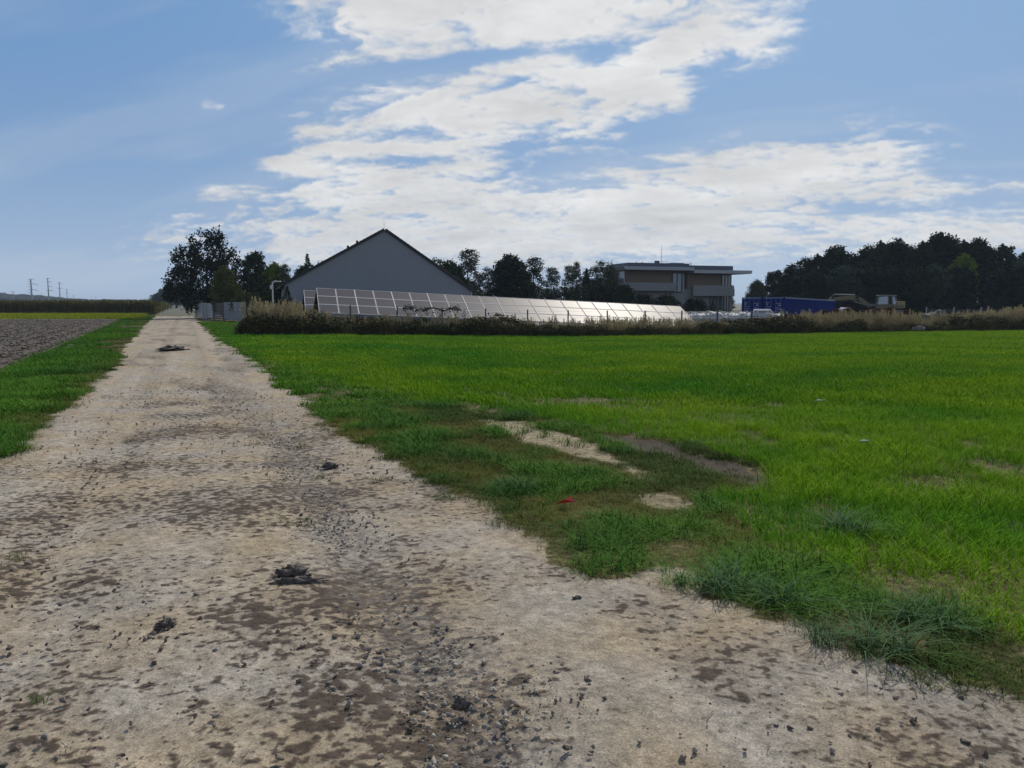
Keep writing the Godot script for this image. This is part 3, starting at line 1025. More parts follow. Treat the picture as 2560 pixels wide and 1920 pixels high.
func make_tree_kinds() -> void:
	bark = mat(0.075, 0.06, 0.048, 0.95)
	grainy(bark, 0.6, 0.5, 76, Vector3(1, 0.3, 1))
	# crowns are about 7 m high; width about 5 m unless noted
	crowns["spreading"] = crown_mesh(601, [[0.3, 5.9, 0, 2.0, 1.9, 1.9], [-1.9, 4.9, 0.3, 1.5, 1.4, 1.5], [1.9, 4.6, -0.2, 1.6, 1.5, 1.5], [-2.7, 3.2, 0, 1.6, 1.2, 1.4], [0.2, 3.4, 0.6, 2.4, 1.7, 2.2], [-3.3, 2.1, 0.2, 1.0, 0.6, 0.9], [2.0, 2.6, 0.4, 1.7, 1.5, 1.6], [-1.0, 1.5, 0.2, 1.6, 1.1, 1.5], [1.2, 1.2, 0.3, 1.7, 1.0, 1.5], [0.9, 7.1, 0.1, 0.8, 0.8, 0.8]], 640, 22, 0.14, 0.22)
	crowns["round"] = crown_mesh(602, [[0, 4.6, 0, 2.0, 2.1, 2.0], [-1.1, 3.2, 0.3, 1.5, 1.5, 1.5], [1.2, 3.4, -0.2, 1.4, 1.6, 1.4], [0.1, 6.0, 0.1, 1.1, 1.0, 1.1], [0, 2.0, 0.2, 2.0, 1.4, 1.9], [0.8, 5.7, 0.4, 0.8, 0.8, 0.8]], 620, 22, 0.145, 0.20)
	crowns["dense"] = crown_mesh(603, [[-0.8, 4.9, 0.2, 1.5, 1.6, 1.5], [1.0, 5.1, -0.2, 1.4, 1.5, 1.4], [0, 3.4, 0.3, 2.3, 1.8, 2.1], [-0.4, 6.2, 0, 0.9, 0.8, 0.9], [1.3, 6.0, 0.1, 0.7, 0.8, 0.7], [0.2, 1.7, 0.2, 2.2, 1.3, 2.0]], 640, 22, 0.145, 0.19)
	crowns["slender"] = crown_mesh(604, [[0, 3.8, 0, 1.0, 2.4, 1.0], [0.2, 5.8, 0.1, 0.65, 1.2, 0.65], [-0.6, 2.8, 0, 0.9, 1.4, 0.9], [0.6, 2.4, 0.2, 0.9, 1.3, 0.9], [-0.25, 6.5, 0, 0.35, 0.5, 0.35], [0.4, 6.6, 0, 0.28, 0.45, 0.28]], 260, 20, 0.10, 0.17, 0.2)
	crowns["feathery"] = crown_mesh(605, [[-0.7, 4.2, 0, 0.9, 2.0, 0.9], [0.8, 4.6, 0.1, 0.8, 2.0, 0.9], [0.1, 5.6, 0, 0.5, 1.3, 0.6], [0, 2.6, 0.2, 1.7, 1.7, 1.5], [-1.3, 5.2, 0.1, 0.4, 1.0, 0.4], [1.4, 5.8, 0, 0.35, 0.9, 0.4]], 330, 18, 0.095, 0.16, 0.1)
	crowns["tall"] = crown_mesh(606, [[0, 5.2, 0, 1.3, 1.7, 1.3], [-0.8, 3.6, 0.2, 1.3, 1.5, 1.3], [0.9, 3.4, 0, 1.2, 1.5, 1.3], [0, 1.9, 0, 1.7, 1.4, 1.6], [0.5, 6.4, 0, 0.6, 0.7, 0.6], [-0.6, 6.1, 0, 0.5, 0.7, 0.5]], 480, 22, 0.14, 0.18)
	crowns["wind_combed"] = crown_mesh(607, [[0.4, 5.3, 0, 1.4, 1.2, 1.3], [-0.9, 5.8, 0, 0.9, 0.8, 0.9], [1.5, 4.2, 0.1, 1.3, 1.1, 1.3], [-1.3, 4.2, 0.2, 1.2, 1.3, 1.3], [0, 2.7, 0.3, 2.2, 1.7, 2.0], [0.9, 6.3, 0, 0.7, 0.6, 0.7], [0, 1.2, 0.3, 2.0, 1.0, 1.9]], 640, 22, 0.145, 0.17)
	crowns["spruce"] = spire_mesh(608, 7.0, 1.9, 46, 70, 0.20, 0.85)
	crowns["thuja"] = spire_mesh(609, 7.0, 1.6, 60, 80, 0.16, 0.42)
	crowns["shrub"] = crown_mesh(610, [[0, 3.4, 0, 2.3, 2.6, 2.2], [-1.4, 2.6, 0.2, 1.6, 2.0, 1.6], [1.5, 2.4, -0.2, 1.6, 2.0, 1.6], [0.3, 5.4, 0, 1.3, 1.4, 1.3]], 300, 22, 0.19, 0.36)
	crowns["arching"] = crown_mesh(611, [[-1.4, 4.6, 0, 1.2, 1.5, 1.3], [1.2, 5.2, 0.1, 1.2, 1.6, 1.3], [0, 2.6, 0.2, 2.4, 2.2, 2.2], [2.3, 3.2, 0, 1.0, 1.6, 1.1], [-2.4, 2.8, 0, 0.9, 1.6, 1.0]], 280, 20, 0.2, 0.3, 0.9)
	for k in crowns:
		trunks[k] = trunk_mesh(650 + k.length(), 6.4, 0.16 if k in ["slender", "feathery", "thuja", "spruce"] else 0.24, 7 if not k in ["thuja", "spruce"] else 0, 2.2)
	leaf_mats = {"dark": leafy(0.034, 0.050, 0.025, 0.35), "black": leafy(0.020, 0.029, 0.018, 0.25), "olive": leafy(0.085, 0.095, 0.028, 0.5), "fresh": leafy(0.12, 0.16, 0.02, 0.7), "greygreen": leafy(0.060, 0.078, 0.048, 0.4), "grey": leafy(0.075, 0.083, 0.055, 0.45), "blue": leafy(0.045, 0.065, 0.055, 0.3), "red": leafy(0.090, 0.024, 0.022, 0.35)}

func plant_tree(called: String, kind: String, tone: String, x: float, z: float, h: float, w: float, label: String, category: String, group := "") -> void:
	var wide := {"spreading": 8.6, "round": 5.2, "dense": 5.0, "slender": 2.9, "feathery": 3.7, "tall": 4.2, "wind_combed": 5.2, "spruce": 3.6, "thuja": 3.0, "shrub": 6.4, "arching": 6.4}
	var high := {"spreading": 8.0, "shrub": 7.0}
	var sy: float = h / high.get(kind, 7.2)
	var sx: float = w / wide[kind]
	rng.seed = int(absf(x) * 131.0 + z * 17.0)
	var turn := 0.0 if kind in ["spreading", "wind_combed"] else rng.randf() * TAU
	var o := thing(called, label, category, at(x, ground_height(x, z), z), Basis(Vector3.UP, turn).scaled(Vector3(sx, sy, sx)), group)
	part("trunk", trunks[kind], bark, o)
	part("crown", crowns[kind], leaf_mats[tone], o)

func build_trees() -> void:
	make_tree_kinds()
	plant_tree("deciduous_tree", "spreading", "black", -32.8, 84.0, 9.7, 9.2, "large spreading dark tree overhanging the track beside the gate", "tree")
	plant_tree("deciduous_tree", "round", "olive", -27.9, 76.0, 5.3, 3.2, "small olive-leaved tree in front of the large dark tree", "tree")
	plant_tree("weeping_shrub", "arching", "olive", -23.9, 70.5, 3.0, 3.4, "arching olive shrub leaning over the grey gate panel", "shrub")
	plant_tree("deciduous_tree", "tall", "dark", -29.6, 90.0, 7.6, 4.4, "mid-height dark tree just behind the large spreading tree", "tree", "trees behind the gate")
	plant_tree("deciduous_tree", "round", "fresh", -27.2, 89.0, 6.4, 3.6, "yellowish-green tree between the dark spreading tree and the spruce", "tree", "trees behind the gate")
	plant_tree("deciduous_tree", "slender", "greygreen", -25.3, 87.0, 6.1, 2.4, "slim grey-green tree left of the pointed spruce", "tree", "trees behind the gate")
	plant_tree("spruce_tree", "spruce", "dark", -23.8, 91.0, 7.5, 2.9, "pointed dark spruce rising over the barn's left roof slope", "tree")
	plant_tree("deciduous_tree", "feathery", "greygreen", -22.6, 92.0, 6.9, 3.6, "feathery tree showing over the barn roof right beside the spruce", "tree", "trees behind the gate")
	plant_tree("deciduous_tree", "tall", "dark", -24.9, 93.0, 6.2, 3.6, "low dark tree directly left of the pointed spruce, behind the slim one", "tree", "trees behind the gate")
	for a in [[-22.9, 72.0, 4.2, 2.2], [-21.4, 71.0, 4.0, 2.0], [-20.0, 70.0, 3.7, 1.9], [-24.4, 74.0, 3.9, 2.2]]:
		plant_tree("thuja_tree", "thuja", "black", a[0], a[1], a[2], a[3], "black-green clipped thuja in the screen behind the lamp pole", "tree", "thuja screen behind the lamp pole")
	plant_tree("young_spruce", "spruce", "blue", -16.6, 57.5, 2.9, 1.7, "young blue-green spruce at the barn's lower left corner", "tree")
	plant_tree("shrub", "shrub", "black", -15.7, 56.5, 1.7, 1.5, "low dark shrub between young spruce and the solar frames", "shrub")
	# row behind the barn and arrays
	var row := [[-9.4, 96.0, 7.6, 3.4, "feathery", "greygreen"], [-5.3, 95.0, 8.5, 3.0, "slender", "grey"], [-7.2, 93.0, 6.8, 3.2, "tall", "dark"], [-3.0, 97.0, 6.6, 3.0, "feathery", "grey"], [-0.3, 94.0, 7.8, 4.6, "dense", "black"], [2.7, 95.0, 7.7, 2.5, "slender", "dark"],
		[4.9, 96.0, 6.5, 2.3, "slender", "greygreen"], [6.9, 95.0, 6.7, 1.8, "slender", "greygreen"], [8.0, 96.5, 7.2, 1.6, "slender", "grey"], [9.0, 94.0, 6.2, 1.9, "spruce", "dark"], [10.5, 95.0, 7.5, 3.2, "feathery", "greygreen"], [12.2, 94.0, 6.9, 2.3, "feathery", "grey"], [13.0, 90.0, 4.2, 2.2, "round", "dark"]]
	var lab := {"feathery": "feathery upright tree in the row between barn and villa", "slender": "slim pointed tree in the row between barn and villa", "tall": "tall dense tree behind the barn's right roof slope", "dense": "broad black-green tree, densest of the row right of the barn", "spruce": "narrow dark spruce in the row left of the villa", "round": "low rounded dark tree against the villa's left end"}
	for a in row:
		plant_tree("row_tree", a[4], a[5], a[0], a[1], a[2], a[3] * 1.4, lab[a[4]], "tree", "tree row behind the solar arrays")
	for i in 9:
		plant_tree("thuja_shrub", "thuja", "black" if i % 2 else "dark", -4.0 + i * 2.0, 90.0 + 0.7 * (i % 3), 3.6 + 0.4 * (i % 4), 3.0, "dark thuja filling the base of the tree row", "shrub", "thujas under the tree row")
	# in front of the villa
	plant_tree("yew_shrub", "shrub", "black", 16.0, 94.0, 3.3, 4.0, "broad black yew mass under the villa's left balcony", "shrub")
	plant_tree("yew_shrub", "shrub", "black", 18.9, 94.5, 3.2, 4.2, "broad black yew mass under the villa's dark window bay", "shrub")
	plant_tree("yew_shrub", "shrub", "black", 22.6, 96.0, 2.7, 4.2, "lower black yew mass under the villa's right balcony", "shrub")
	plant_tree("golden_conifer", "spruce", "olive", 18.0, 89.0, 2.3, 1.3, "small pale golden conifer before the dark yews", "shrub")
	plant_tree("blue_spruce", "spruce", "grey", 23.2, 90.0, 2.1, 2.2, "small broad grey-blue spruce before the villa's lower windows", "shrub")
	plant_tree("deciduous_tree", "round", "grey", 31.0, 99.0, 5.0, 3.0, "pale olive tree in the gap between villa and wood", "tree")
	plant_tree("deciduous_tree", "slender", "grey", 29.0, 104.0, 4.6, 1.6, "thin pale tree close to the villa's right eaves", "tree")
	# the wood on the right: back layer, then front layer
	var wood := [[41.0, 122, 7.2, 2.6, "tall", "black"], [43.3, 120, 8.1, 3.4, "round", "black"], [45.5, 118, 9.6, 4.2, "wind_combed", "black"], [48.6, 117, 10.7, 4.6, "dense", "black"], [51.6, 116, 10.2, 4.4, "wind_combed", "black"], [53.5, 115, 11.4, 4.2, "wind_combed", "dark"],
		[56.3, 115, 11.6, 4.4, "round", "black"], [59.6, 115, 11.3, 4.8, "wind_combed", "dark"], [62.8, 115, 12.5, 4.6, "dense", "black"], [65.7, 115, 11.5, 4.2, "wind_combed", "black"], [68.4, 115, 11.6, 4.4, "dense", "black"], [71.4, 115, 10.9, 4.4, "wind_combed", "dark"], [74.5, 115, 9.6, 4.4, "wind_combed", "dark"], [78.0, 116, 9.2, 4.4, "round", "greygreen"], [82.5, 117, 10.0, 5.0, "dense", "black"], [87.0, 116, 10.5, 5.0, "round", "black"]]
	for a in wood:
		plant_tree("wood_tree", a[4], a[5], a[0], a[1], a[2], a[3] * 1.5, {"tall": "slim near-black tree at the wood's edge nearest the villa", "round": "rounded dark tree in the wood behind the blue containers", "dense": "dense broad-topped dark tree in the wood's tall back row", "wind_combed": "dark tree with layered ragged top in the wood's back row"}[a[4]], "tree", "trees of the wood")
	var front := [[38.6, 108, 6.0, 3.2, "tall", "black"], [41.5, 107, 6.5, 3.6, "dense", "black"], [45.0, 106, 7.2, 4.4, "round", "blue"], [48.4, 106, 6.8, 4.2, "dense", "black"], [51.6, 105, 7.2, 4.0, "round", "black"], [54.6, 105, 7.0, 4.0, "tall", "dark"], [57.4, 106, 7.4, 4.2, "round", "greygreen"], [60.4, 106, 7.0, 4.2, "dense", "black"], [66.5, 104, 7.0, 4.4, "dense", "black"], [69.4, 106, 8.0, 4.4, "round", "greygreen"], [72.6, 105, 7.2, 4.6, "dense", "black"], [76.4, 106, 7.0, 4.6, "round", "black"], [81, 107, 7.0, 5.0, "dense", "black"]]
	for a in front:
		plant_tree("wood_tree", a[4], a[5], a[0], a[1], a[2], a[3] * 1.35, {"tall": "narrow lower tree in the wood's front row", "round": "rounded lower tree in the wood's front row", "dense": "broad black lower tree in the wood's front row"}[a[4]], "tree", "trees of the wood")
	plant_tree("wood_tree", "round", "fresh", 62.2, 108, 8.9, 5.0, "bright yellow-green tree standing out of the dark wood", "tree")
	plant_tree("wood_tree", "feathery", "grey", 79.0, 122, 9.4, 3.4, "half-bare pale tree against sky at the wood's end", "tree")
	for i in 16:
		plant_tree("wood_shrub", "shrub", "black", 36.0 + i * 3.1, 102.5 + 1.4 * (i % 3), 3.0 + 0.5 * (i % 3), 4.4, "black undergrowth shrub at the foot of the wood", "shrub", "undergrowth of the wood")
	# red-leaved shrubs before the excavator
	for i in 7:
		plant_tree("red_shrub", "shrub", "red", 30.6 + i * 1.35, 76.0 + 0.4 * (i % 3), 1.35 + 0.15 * (i % 3), 1.9, "dark red-leaved shrub growing in front of the yellow excavator", "shrub", "red shrubs before the excavator")
	# far trees where the track ends
	for a in [[-126.0, 292, 9.5, 11.0], [-133.0, 300, 7.5, 10.0], [-116.0, 285, 7.0, 9.0], [-140.0, 310, 6.0, 10.0]]:
		plant_tree("far_tree", "round", "dark", a[0], a[1], a[2], a[3], "hazy blue far tree where the track ends", "tree", "far trees at the end of the track")
	# wooded skyline to the left
	rng.seed = 760
	var xf := []
	var tint := PackedColorArray()
	for i in 230:
		var az := deg_to_rad(rng.randf_range(-40.0, -19.0))
		var dist := rng.randf_range(1000.0, 1250.0)
		var f := smoothstep(-27.5, -34.0, rad_to_deg(az))
		var h := rng.randf_range(6.0, 8.5) + 9.0 * f
		var sx := rng.randf_range(22.0, 34.0) / 5.2
		xf.append(Transform3D(Basis(Vector3.UP, rng.randf() * TAU).scaled(Vector3(sx, h / 7.2, sx)), at(tan(az) * dist, -1.0, dist)))
		tint.append(Color(1, 1, 1))
	scatter("distant_wood", "hazy blue wooded skyline beyond the maize", "wood", crowns["round"], leaf_mats["dark"], xf, tint)

# ---------------------------------------------------------------- wild strip along the fence
func plume(seed_: int) -> ArrayMesh:
	rng.seed = seed_
	var s := Shape.new()
	for i in 9:
		var a := rng.randf() * TAU
		var b := Vector3(cos(a), 0, sin(a)) * 0.16 * sqrt(rng.randf())
		var lean := Vector3(rng.randfn() * 0.12 - 0.05, 1.0, rng.randfn() * 0.12).normalized()
		var h := rng.randf_range(0.75, 1.05)
		s.col = Color(0.8, 0.78, 0.7)
		s.tube(b, b + lean * h, 0.006, 0.004, 3)
		s.col = Color(1.15, 1.08, 0.95)
		for j in 9:
			var p := b + lean * h * (0.74 + 0.27 * j / 8.0)
			var d := Vector3(rng.randfn(), 1.2, rng.randfn()).normalized() * 0.075 * (1.2 - 0.09 * j)
			var w := d.cross(Vector3(rng.randfn(), 0.2, rng.randfn())).normalized() * 0.016
			s.quad(p - w, p + w, p + d + w * 0.4, p + d - w * 0.4)
	for i in 16:
		var a := rng.randf() * TAU
		var b := rng.randf() * TAU
		s.col = Color(0.75, 0.72, 0.6)
		s.blade(Vector3(cos(a), 0, sin(a)) * 0.14, Vector3(cos(b), 0, sin(b)), rng.randf_range(0.4, 0.8), 0.016, 0.8)
	return s.mesh()

func build_wild_strip() -> void:
	var dry := leafy(1, 1, 1, 0.6)
	var dark := leafy(1, 1, 1, 0.3)
	var patch := noise(95, 0.25, 3)
	var tall := plume(401)
	var bush := rosette(402, 150, 0.34, 0.62, 0.055)
	var rank := tuft(403, 46, 0.30, 0.8, 0.022, 0.7)
	rng.seed = 800
	var xb := []
	var tb := PackedColorArray()
	var xr := []
	var tr := PackedColorArray()
	var xp := []
	var tp := PackedColorArray()
	for i in 9000:
		var x := rng.randf_range(-13.6, 52.0)
		var off := rng.randf_range(-1.5, 0.9)
		var z := fence_z(x) + off
		var p := patch.get_noise_2d(x, z)
		var y := ground_height(x, z) - 0.05
		var hh := 1.0 + 0.75 * p
		if x < -4.0:
			hh *= 1.1
		elif x > 2.5 and x < 11.5:
			hh *= 0.66
		if x > 23.0 and x < 31.0:
			hh *= 0.6
		if off > -1.2 + 0.3 * p or rng.randf() < 0.5:
			if rng.randf() < 0.62:
				xb.append(spin(x, z, y, rng.randf_range(0.75, 1.2) * hh))
				tb.append(Color(0.042, 0.048, 0.022).lerp(Color(0.085, 0.072, 0.035), clampf(rng.randf() * 0.8 + p, 0.0, 1.0)))
			else:
				xr.append(spin(x, z, y, rng.randf_range(0.7, 1.15) * hh))
				tr.append(Color(0.06, 0.07, 0.026).lerp(Color(0.17, 0.145, 0.075), clampf(rng.randf() * 0.9 + p * 0.7, 0.0, 1.0)))
	# dry plumes: where, spread, how many, height
	for c in [[-12.9, 0.7, 60, 1.5, 0.2], [-11.9, 1.0, 70, 1.45, 0.1], [-10.2, 1.6, 40, 1.1, 0.0], [-6.0, 4.0, 60, 1.0, 0.0], [0.0, 5.0, 70, 0.95, 0.2], [7.0, 4.0, 190, 0.95, 0.2], [11.5, 3.0, 90, 0.85, 0.3], [19.5, 1.8, 190, 1.15, 0.6], [24.0, 2.6, 170, 1.2, 0.6], [27.5, 1.5, 60, 1.1, 0.6], [33.0, 3.0, 220, 1.1, 0.8], [38.5, 3.2, 360, 1.35, 0.8], [44.0, 3.5, 320, 1.35, 0.8]]:
		for i in c[2]:
			var x: float = c[0] + rng.randfn() * c[1] * 0.55
			var z: float = fence_z(x) + rng.randf_range(-1.0, 1.2) + c[4]
			xp.append(spin(x, z, ground_height(x, z) - 0.03, c[3] * rng.randf_range(0.7, 1.12), 0.09))
			tp.append(Color(0.46, 0.38, 0.23).lerp(Color(0.28, 0.235, 0.145), rng.randf()))
	# rough ground inside the plot
	for i in 5200:
		var x := rng.randf_range(-12.5, 62.0)
		var z := fence_z(x) + rng.randf_range(0.9, 26.0 if x > 12.0 else 3.0)
		if x > 10.0 and x < 21.0 and z > 53.0 and z < 61.0:
			continue
		xr.append(spin(x, z, ground_height(x, z) - 0.05, rng.randf_range(0.4, 0.8)))
		tr.append(Color(0.08, 0.09, 0.03).lerp(Color(0.2, 0.17, 0.09), rng.randf()))
	scatter("bramble_undergrowth", "dark tangled undergrowth along the foot of the wire fence", "undergrowth", bush, dark, xb, tb)
	scatter("rank_grass", "rank brownish grass growing through the wire fence", "grass", rank, dark, xr, tr)
	scatter("dry_plume_grass", "tall straw-coloured plume grass standing along the fence", "grass", tall, dry, xp, tp)
	# tall maize, left
	var maize := Shape.new()
	rng.seed = 810
	maize.col = Color(0.9, 0.9, 0.8)
	maize.tube(Vector3(0, -0.1, 0), Vector3(0.02, 1.75, 0), 0.03, 0.015, 4)
	for i in 11:
		var a := rng.randf() * TAU
		var t := rng.randf_range(0.7, 1.2)
		maize.col = Color(t, t, t * 0.9)
		maize.blade(Vector3(0, 0.25 + 0.115 * i, 0), Vector3(cos(a), 0, sin(a)), rng.randf_range(0.5, 0.75), 0.09, 0.95)
	maize.col = Color(1.7, 1.5, 1.2)
	for i in 5:
		var a := rng.randf() * TAU
		maize.blade(Vector3(0.02, 1.6, 0), Vector3(cos(a), 0, sin(a)), 0.3, 0.04, 0.5)
	var xm := []
	var tm := PackedColorArray()
	for i in 12500:
		var deep := pow(rng.randf(), 2.2)
		var z := 112.0 + 190.0 * deep
		var x := -51.5 - 0.42 * (z - 112.0) - (36.0 + 90.0 * deep) * rng.randf()
		xm.append(spin(x, z, 0.0, rng.randf_range(0.85, 1.08) * (1.0 if deep < 0.1 else 0.96), 0.06))
		tm.append(Color(0.085, 0.085, 0.022).lerp(Color(0.19, 0.15, 0.055), rng.randf() * rng.randf() + 0.12))
	scatter("maize_crop", "tall olive maize standing in a block beyond the yellow-green strip", "maize", maize.mesh(), dark, xm, tm)
	# a few individual coarse clumps on the verge
	var coarse := tuft(421, 150, 0.13, 0.30, 0.0065, 1.25)
	var cm := leafy(0.075, 0.135, 0.060, 0.5)
	for c in [[1.72, 3.42, 1.0, "blue-green grass clump casting its shadow onto the bare sand"], [1.16, 4.16, 1.0, "blue-green grass clump with arching blades at the sandy notch"], [1.42, 3.98, 0.9, "arching grass clump between the sandy notch and the overhanging clump"], [2.33, 5.25, 1.1, "dull blue-green clump on the wheat's ragged edge"], [1.48, 3.52, 0.65, "small grass clump at the very edge of the sand"], [2.05, 3.72, 0.95, "grass clump on the verge behind the overhanging clump"], [0.02, 6.5, 0.8, "dark grass clump on the broad verge near the red scrap"]]:
		var o := part("grass_clump", coarse, cm, self)
		o.transform = Transform3D(Basis(Vector3.UP, c[0] * 9.0).scaled(Vector3.ONE * c[2]), at(c[0], ground_height(c[0], c[1]), c[1]))
		tag(o, c[3], "grass clump", "grass clumps on the verge")

# ---------------------------------------------------------------- buildings and built things
func plot_basis() -> Basis:
	return Basis(Vector3(UX, 0, -UZ), Vector3.UP, Vector3(UZ, 0, UX))

func box_part(called: String, c: Vector3, size: Vector3, m: Material, parent: Node, basis := Basis.IDENTITY, r := 0.0) -> MeshInstance3D:
	var s := Shape.new()
	if r > 0.0:
		s.bevel_box(Vector3.ZERO, size, r)
	else:
		s.box(Vector3.ZERO, size)
	var o := part(called, s.mesh(), m, parent)
	o.transform = Transform3D(basis, c)
	return o

func tube_part(called: String, a: Vector3, b: Vector3, r0: float, r1: float, m: Material, parent: Node, k := 8) -> MeshInstance3D:
	var s := Shape.new()
	s.tube(a, b, r0, r1, k)
	return part(called, s.mesh(), m, parent)

func build_barn() -> void:
	var plaster := grainy(mat(0.20, 0.220, 0.252, 0.9), 5.0, 0.95, 501)
	var tile := grainy(mat(0.032, 0.033, 0.038, 0.7), 1.0, 0.6, 502)
	var metal := mat(0.05, 0.05, 0.055, 0.5, 0.3)
	var b := thing("barn", "large barn with a blank pale grey gable and dark roof", "building", at(-17.5, 0, 60.0), plot_basis())
	var deep := 15.0
	var eave_l := Vector3(0, 3.0, 0)
	var eave_r := Vector3(14.8, 2.6, 0)
	var top := Vector3(7.75, 7.31, 0)
	for k in 2:
		var s := Shape.new()
		var z := -0.0 if k == 0 else -deep + 0.3
		s.poly([Vector3(0, -0.6, z), Vector3(14.8, -0.6, z), Vector3(14.8, 2.6, z), Vector3(7.75, 7.31, z), Vector3(0, 3.0, z)], Vector3(0, 0, -0.3))
		part("gable_wall", s.mesh(), plaster, b)
	box_part("side_wall", Vector3(0.15, 1.2, -deep * 0.5), Vector3(0.296, 3.58, deep - 0.604), plaster, b)
	box_part("side_wall", Vector3(14.65, 1.0, -deep * 0.5), Vector3(0.296, 3.18, deep - 0.604), plaster, b)
	for e in [eave_l, eave_r]:
		var d: Vector3 = (e - top).normalized()
		var n := Vector3(-d.y, d.x, 0)
		if n.y < 0.0:
			n = -n
		var over: Vector3 = e + d * 0.35
		var s := Shape.new()
		s.poly([top + n * 0.02, over + n * 0.02, over + n * 0.16, top + n * 0.16 + Vector3(0, 0.02, 0)], Vector3(0, 0, -(deep + 0.3)))
		var r := part("roof", s.mesh(), tile, b)
		r.position = Vector3(0, 0, 0.15)
		# row of verge tiles along the gable edge
		var len: float = (over - top).length()
		var count := int(len / 0.33)
		var st := Shape.new()
		st.bevel_box(Vector3.ZERO, Vector3(0.335, 0.055, 0.22), 0.012)
		var vm := st.mesh()
		for i in count:
			var o := part("verge_tile", vm, tile, r)
			var ex := d
			o.transform = Transform3D(Basis(ex, n, ex.cross(n)).rotated(Vector3(0, 0, 1), -0.05 if d.x > 0 else 0.05), top + d * (0.17 + i * len / count) + n * 0.19 + Vector3(0, 0, -0.06))
		var g := Shape.new()
		g.tube(over + Vector3(0.04 * signf(d.x), 0.02, 0.1), over + Vector3(0.04 * signf(d.x), 0.02, -deep), 0.075, 0.075, 8)
		part("gutter", g.mesh(), metal, b)
	for f in [0.265, 0.36, 0.72]:
		var p: Vector3 = top.lerp(eave_l, f)
		tube_part("roof_vent", p + Vector3(0, 0.1, -1.0), p + Vector3(0, 0.42, -1.0), 0.09, 0.09, metal, b)
	tube_part("lightning_rod", top + Vector3(0, 0.1, -0.2), top + Vector3(0, 0.95, -0.2), 0.015, 0.008, metal, b, 6)
	tube_part("downpipe", Vector3(14.86, -0.5, 0.05), Vector3(14.86, 2.55, 0.05), 0.045, 0.045, mat(0.4, 0.42, 0.45, 0.5), b)

func build_solar() -> void:
	var w := 1.145
	var rowh := 1.08
	var tilt := deg_to_rad(27.0)
	var glass := mat(0.105, 0.095, 0.100, 0.42)
	glass.metallic_specular = 0.14
	var cell := Image.create(64, 64, false, Image.FORMAT_RGB8)
	cell.fill(Color(0.90, 0.90, 0.90))
	for i in 4:
		cell.fill_rect(Rect2i(i * 16, 0, 3, 64), Color(1, 1, 1))
		cell.fill_rect(Rect2i(i * 16 + 8, 0, 1, 64), Color(0.78, 0.78, 0.80))
	cell.fill_rect(Rect2i(0, 0, 64, 2), Color(1, 1, 1))
	glass.albedo_texture = ImageTexture.create_from_image(cell)
	glass.uv1_triplanar = true
	glass.uv1_scale = Vector3(2.2, 2.2, 2.2)
	var alu := mat(0.40, 0.395, 0.40, 0.75)
	var steel := mat(0.16, 0.165, 0.17, 0.5, 0.5)
	var gs := Shape.new()
	gs.bevel_box(Vector3.ZERO, Vector3(w - 0.05, 0.03, rowh - 0.05), 0.004)
	var fs := Shape.new()
	for s in [-1.0, 1.0]:
		fs.bevel_box(Vector3(s * (w * 0.5 - 0.022), 0.002, 0), Vector3(0.032, 0.044, rowh - 0.012), 0.004)
		fs.bevel_box(Vector3(0, 0.002, s * (rowh * 0.5 - 0.022)), Vector3(w - 0.078, 0.044, 0.032), 0.004)
	var gm := gs.mesh()
	var fm := fs.mesh()
	var drop := atan2(1.14, 25.2)
	var pb := plot_basis() * Basis(Vector3(0, 0, 1), -drop)
	var rows := [[-11.99, 2.54, 47.7, "front tent-shaped solar array of grey panels behind the wire fence"], [-14.35, 2.50, 53.6, "second solar array, mostly hidden behind the front one"]]
	for r in rows:
		var o := thing("solar_array", r[3], "solar array", at(r[0], r[1], r[2]), pb, "solar arrays")
		for side in [1.0, -1.0]:
			var down := Vector3(0, -sin(tilt), cos(tilt) * side)
			var nrm := Vector3(0, cos(tilt), sin(tilt) * side)
			var bs := Basis(Vector3(1, 0, 0), nrm, Vector3(1, 0, 0).cross(nrm))
			for i in 22:
				var gap := 0.022 if i % 2 == 1 else -0.022
				for j in 3:
					var p := part("panel", gm, glass, o)
					p.transform = Transform3D(bs, Vector3((i + 0.5) * w - gap * 0.0, 0, 0) + down * (0.05 + (j + 0.5) * rowh))
					part("panel_frame", fm, alu, p)
			for i in 3:
				var q := down * (0.3 + i * 1.25) - nrm * 0.06
				tube_part("rail", q + Vector3(0.02, 0, 0), q + Vector3(22 * w - 0.02, 0, 0), 0.025, 0.025, steel, o, 6)
			# bright joint cover over every second seam, as the paired modules show
			var js := Shape.new()
			js.bevel_box(Vector3.ZERO, Vector3(0.06, 0.012, rowh * 3.0), 0.003)
			var jm := js.mesh()
			for i in range(2, 22, 2):
				var p := part("joint_cover", jm, alu, o)
				p.transform = Transform3D(bs, Vector3(i * w, 0, 0) + down * (0.05 + rowh * 1.5) + nrm * 0.029)
		for i in 8:
			var x := 0.25 + i * 3.52
			for side in [1.0, -1.0]:
				for f in [1.0, 2.75]:
					var t := Vector3(x, -sin(tilt) * f - 0.08, cos(tilt) * f * side)
					var foot := t
					foot.y = -(r[1] + 0.35) + x * tan(drop)
					if t.y - foot.y > 0.1:
						tube_part("support_post", foot, t, 0.035, 0.035, steel, o, 6)

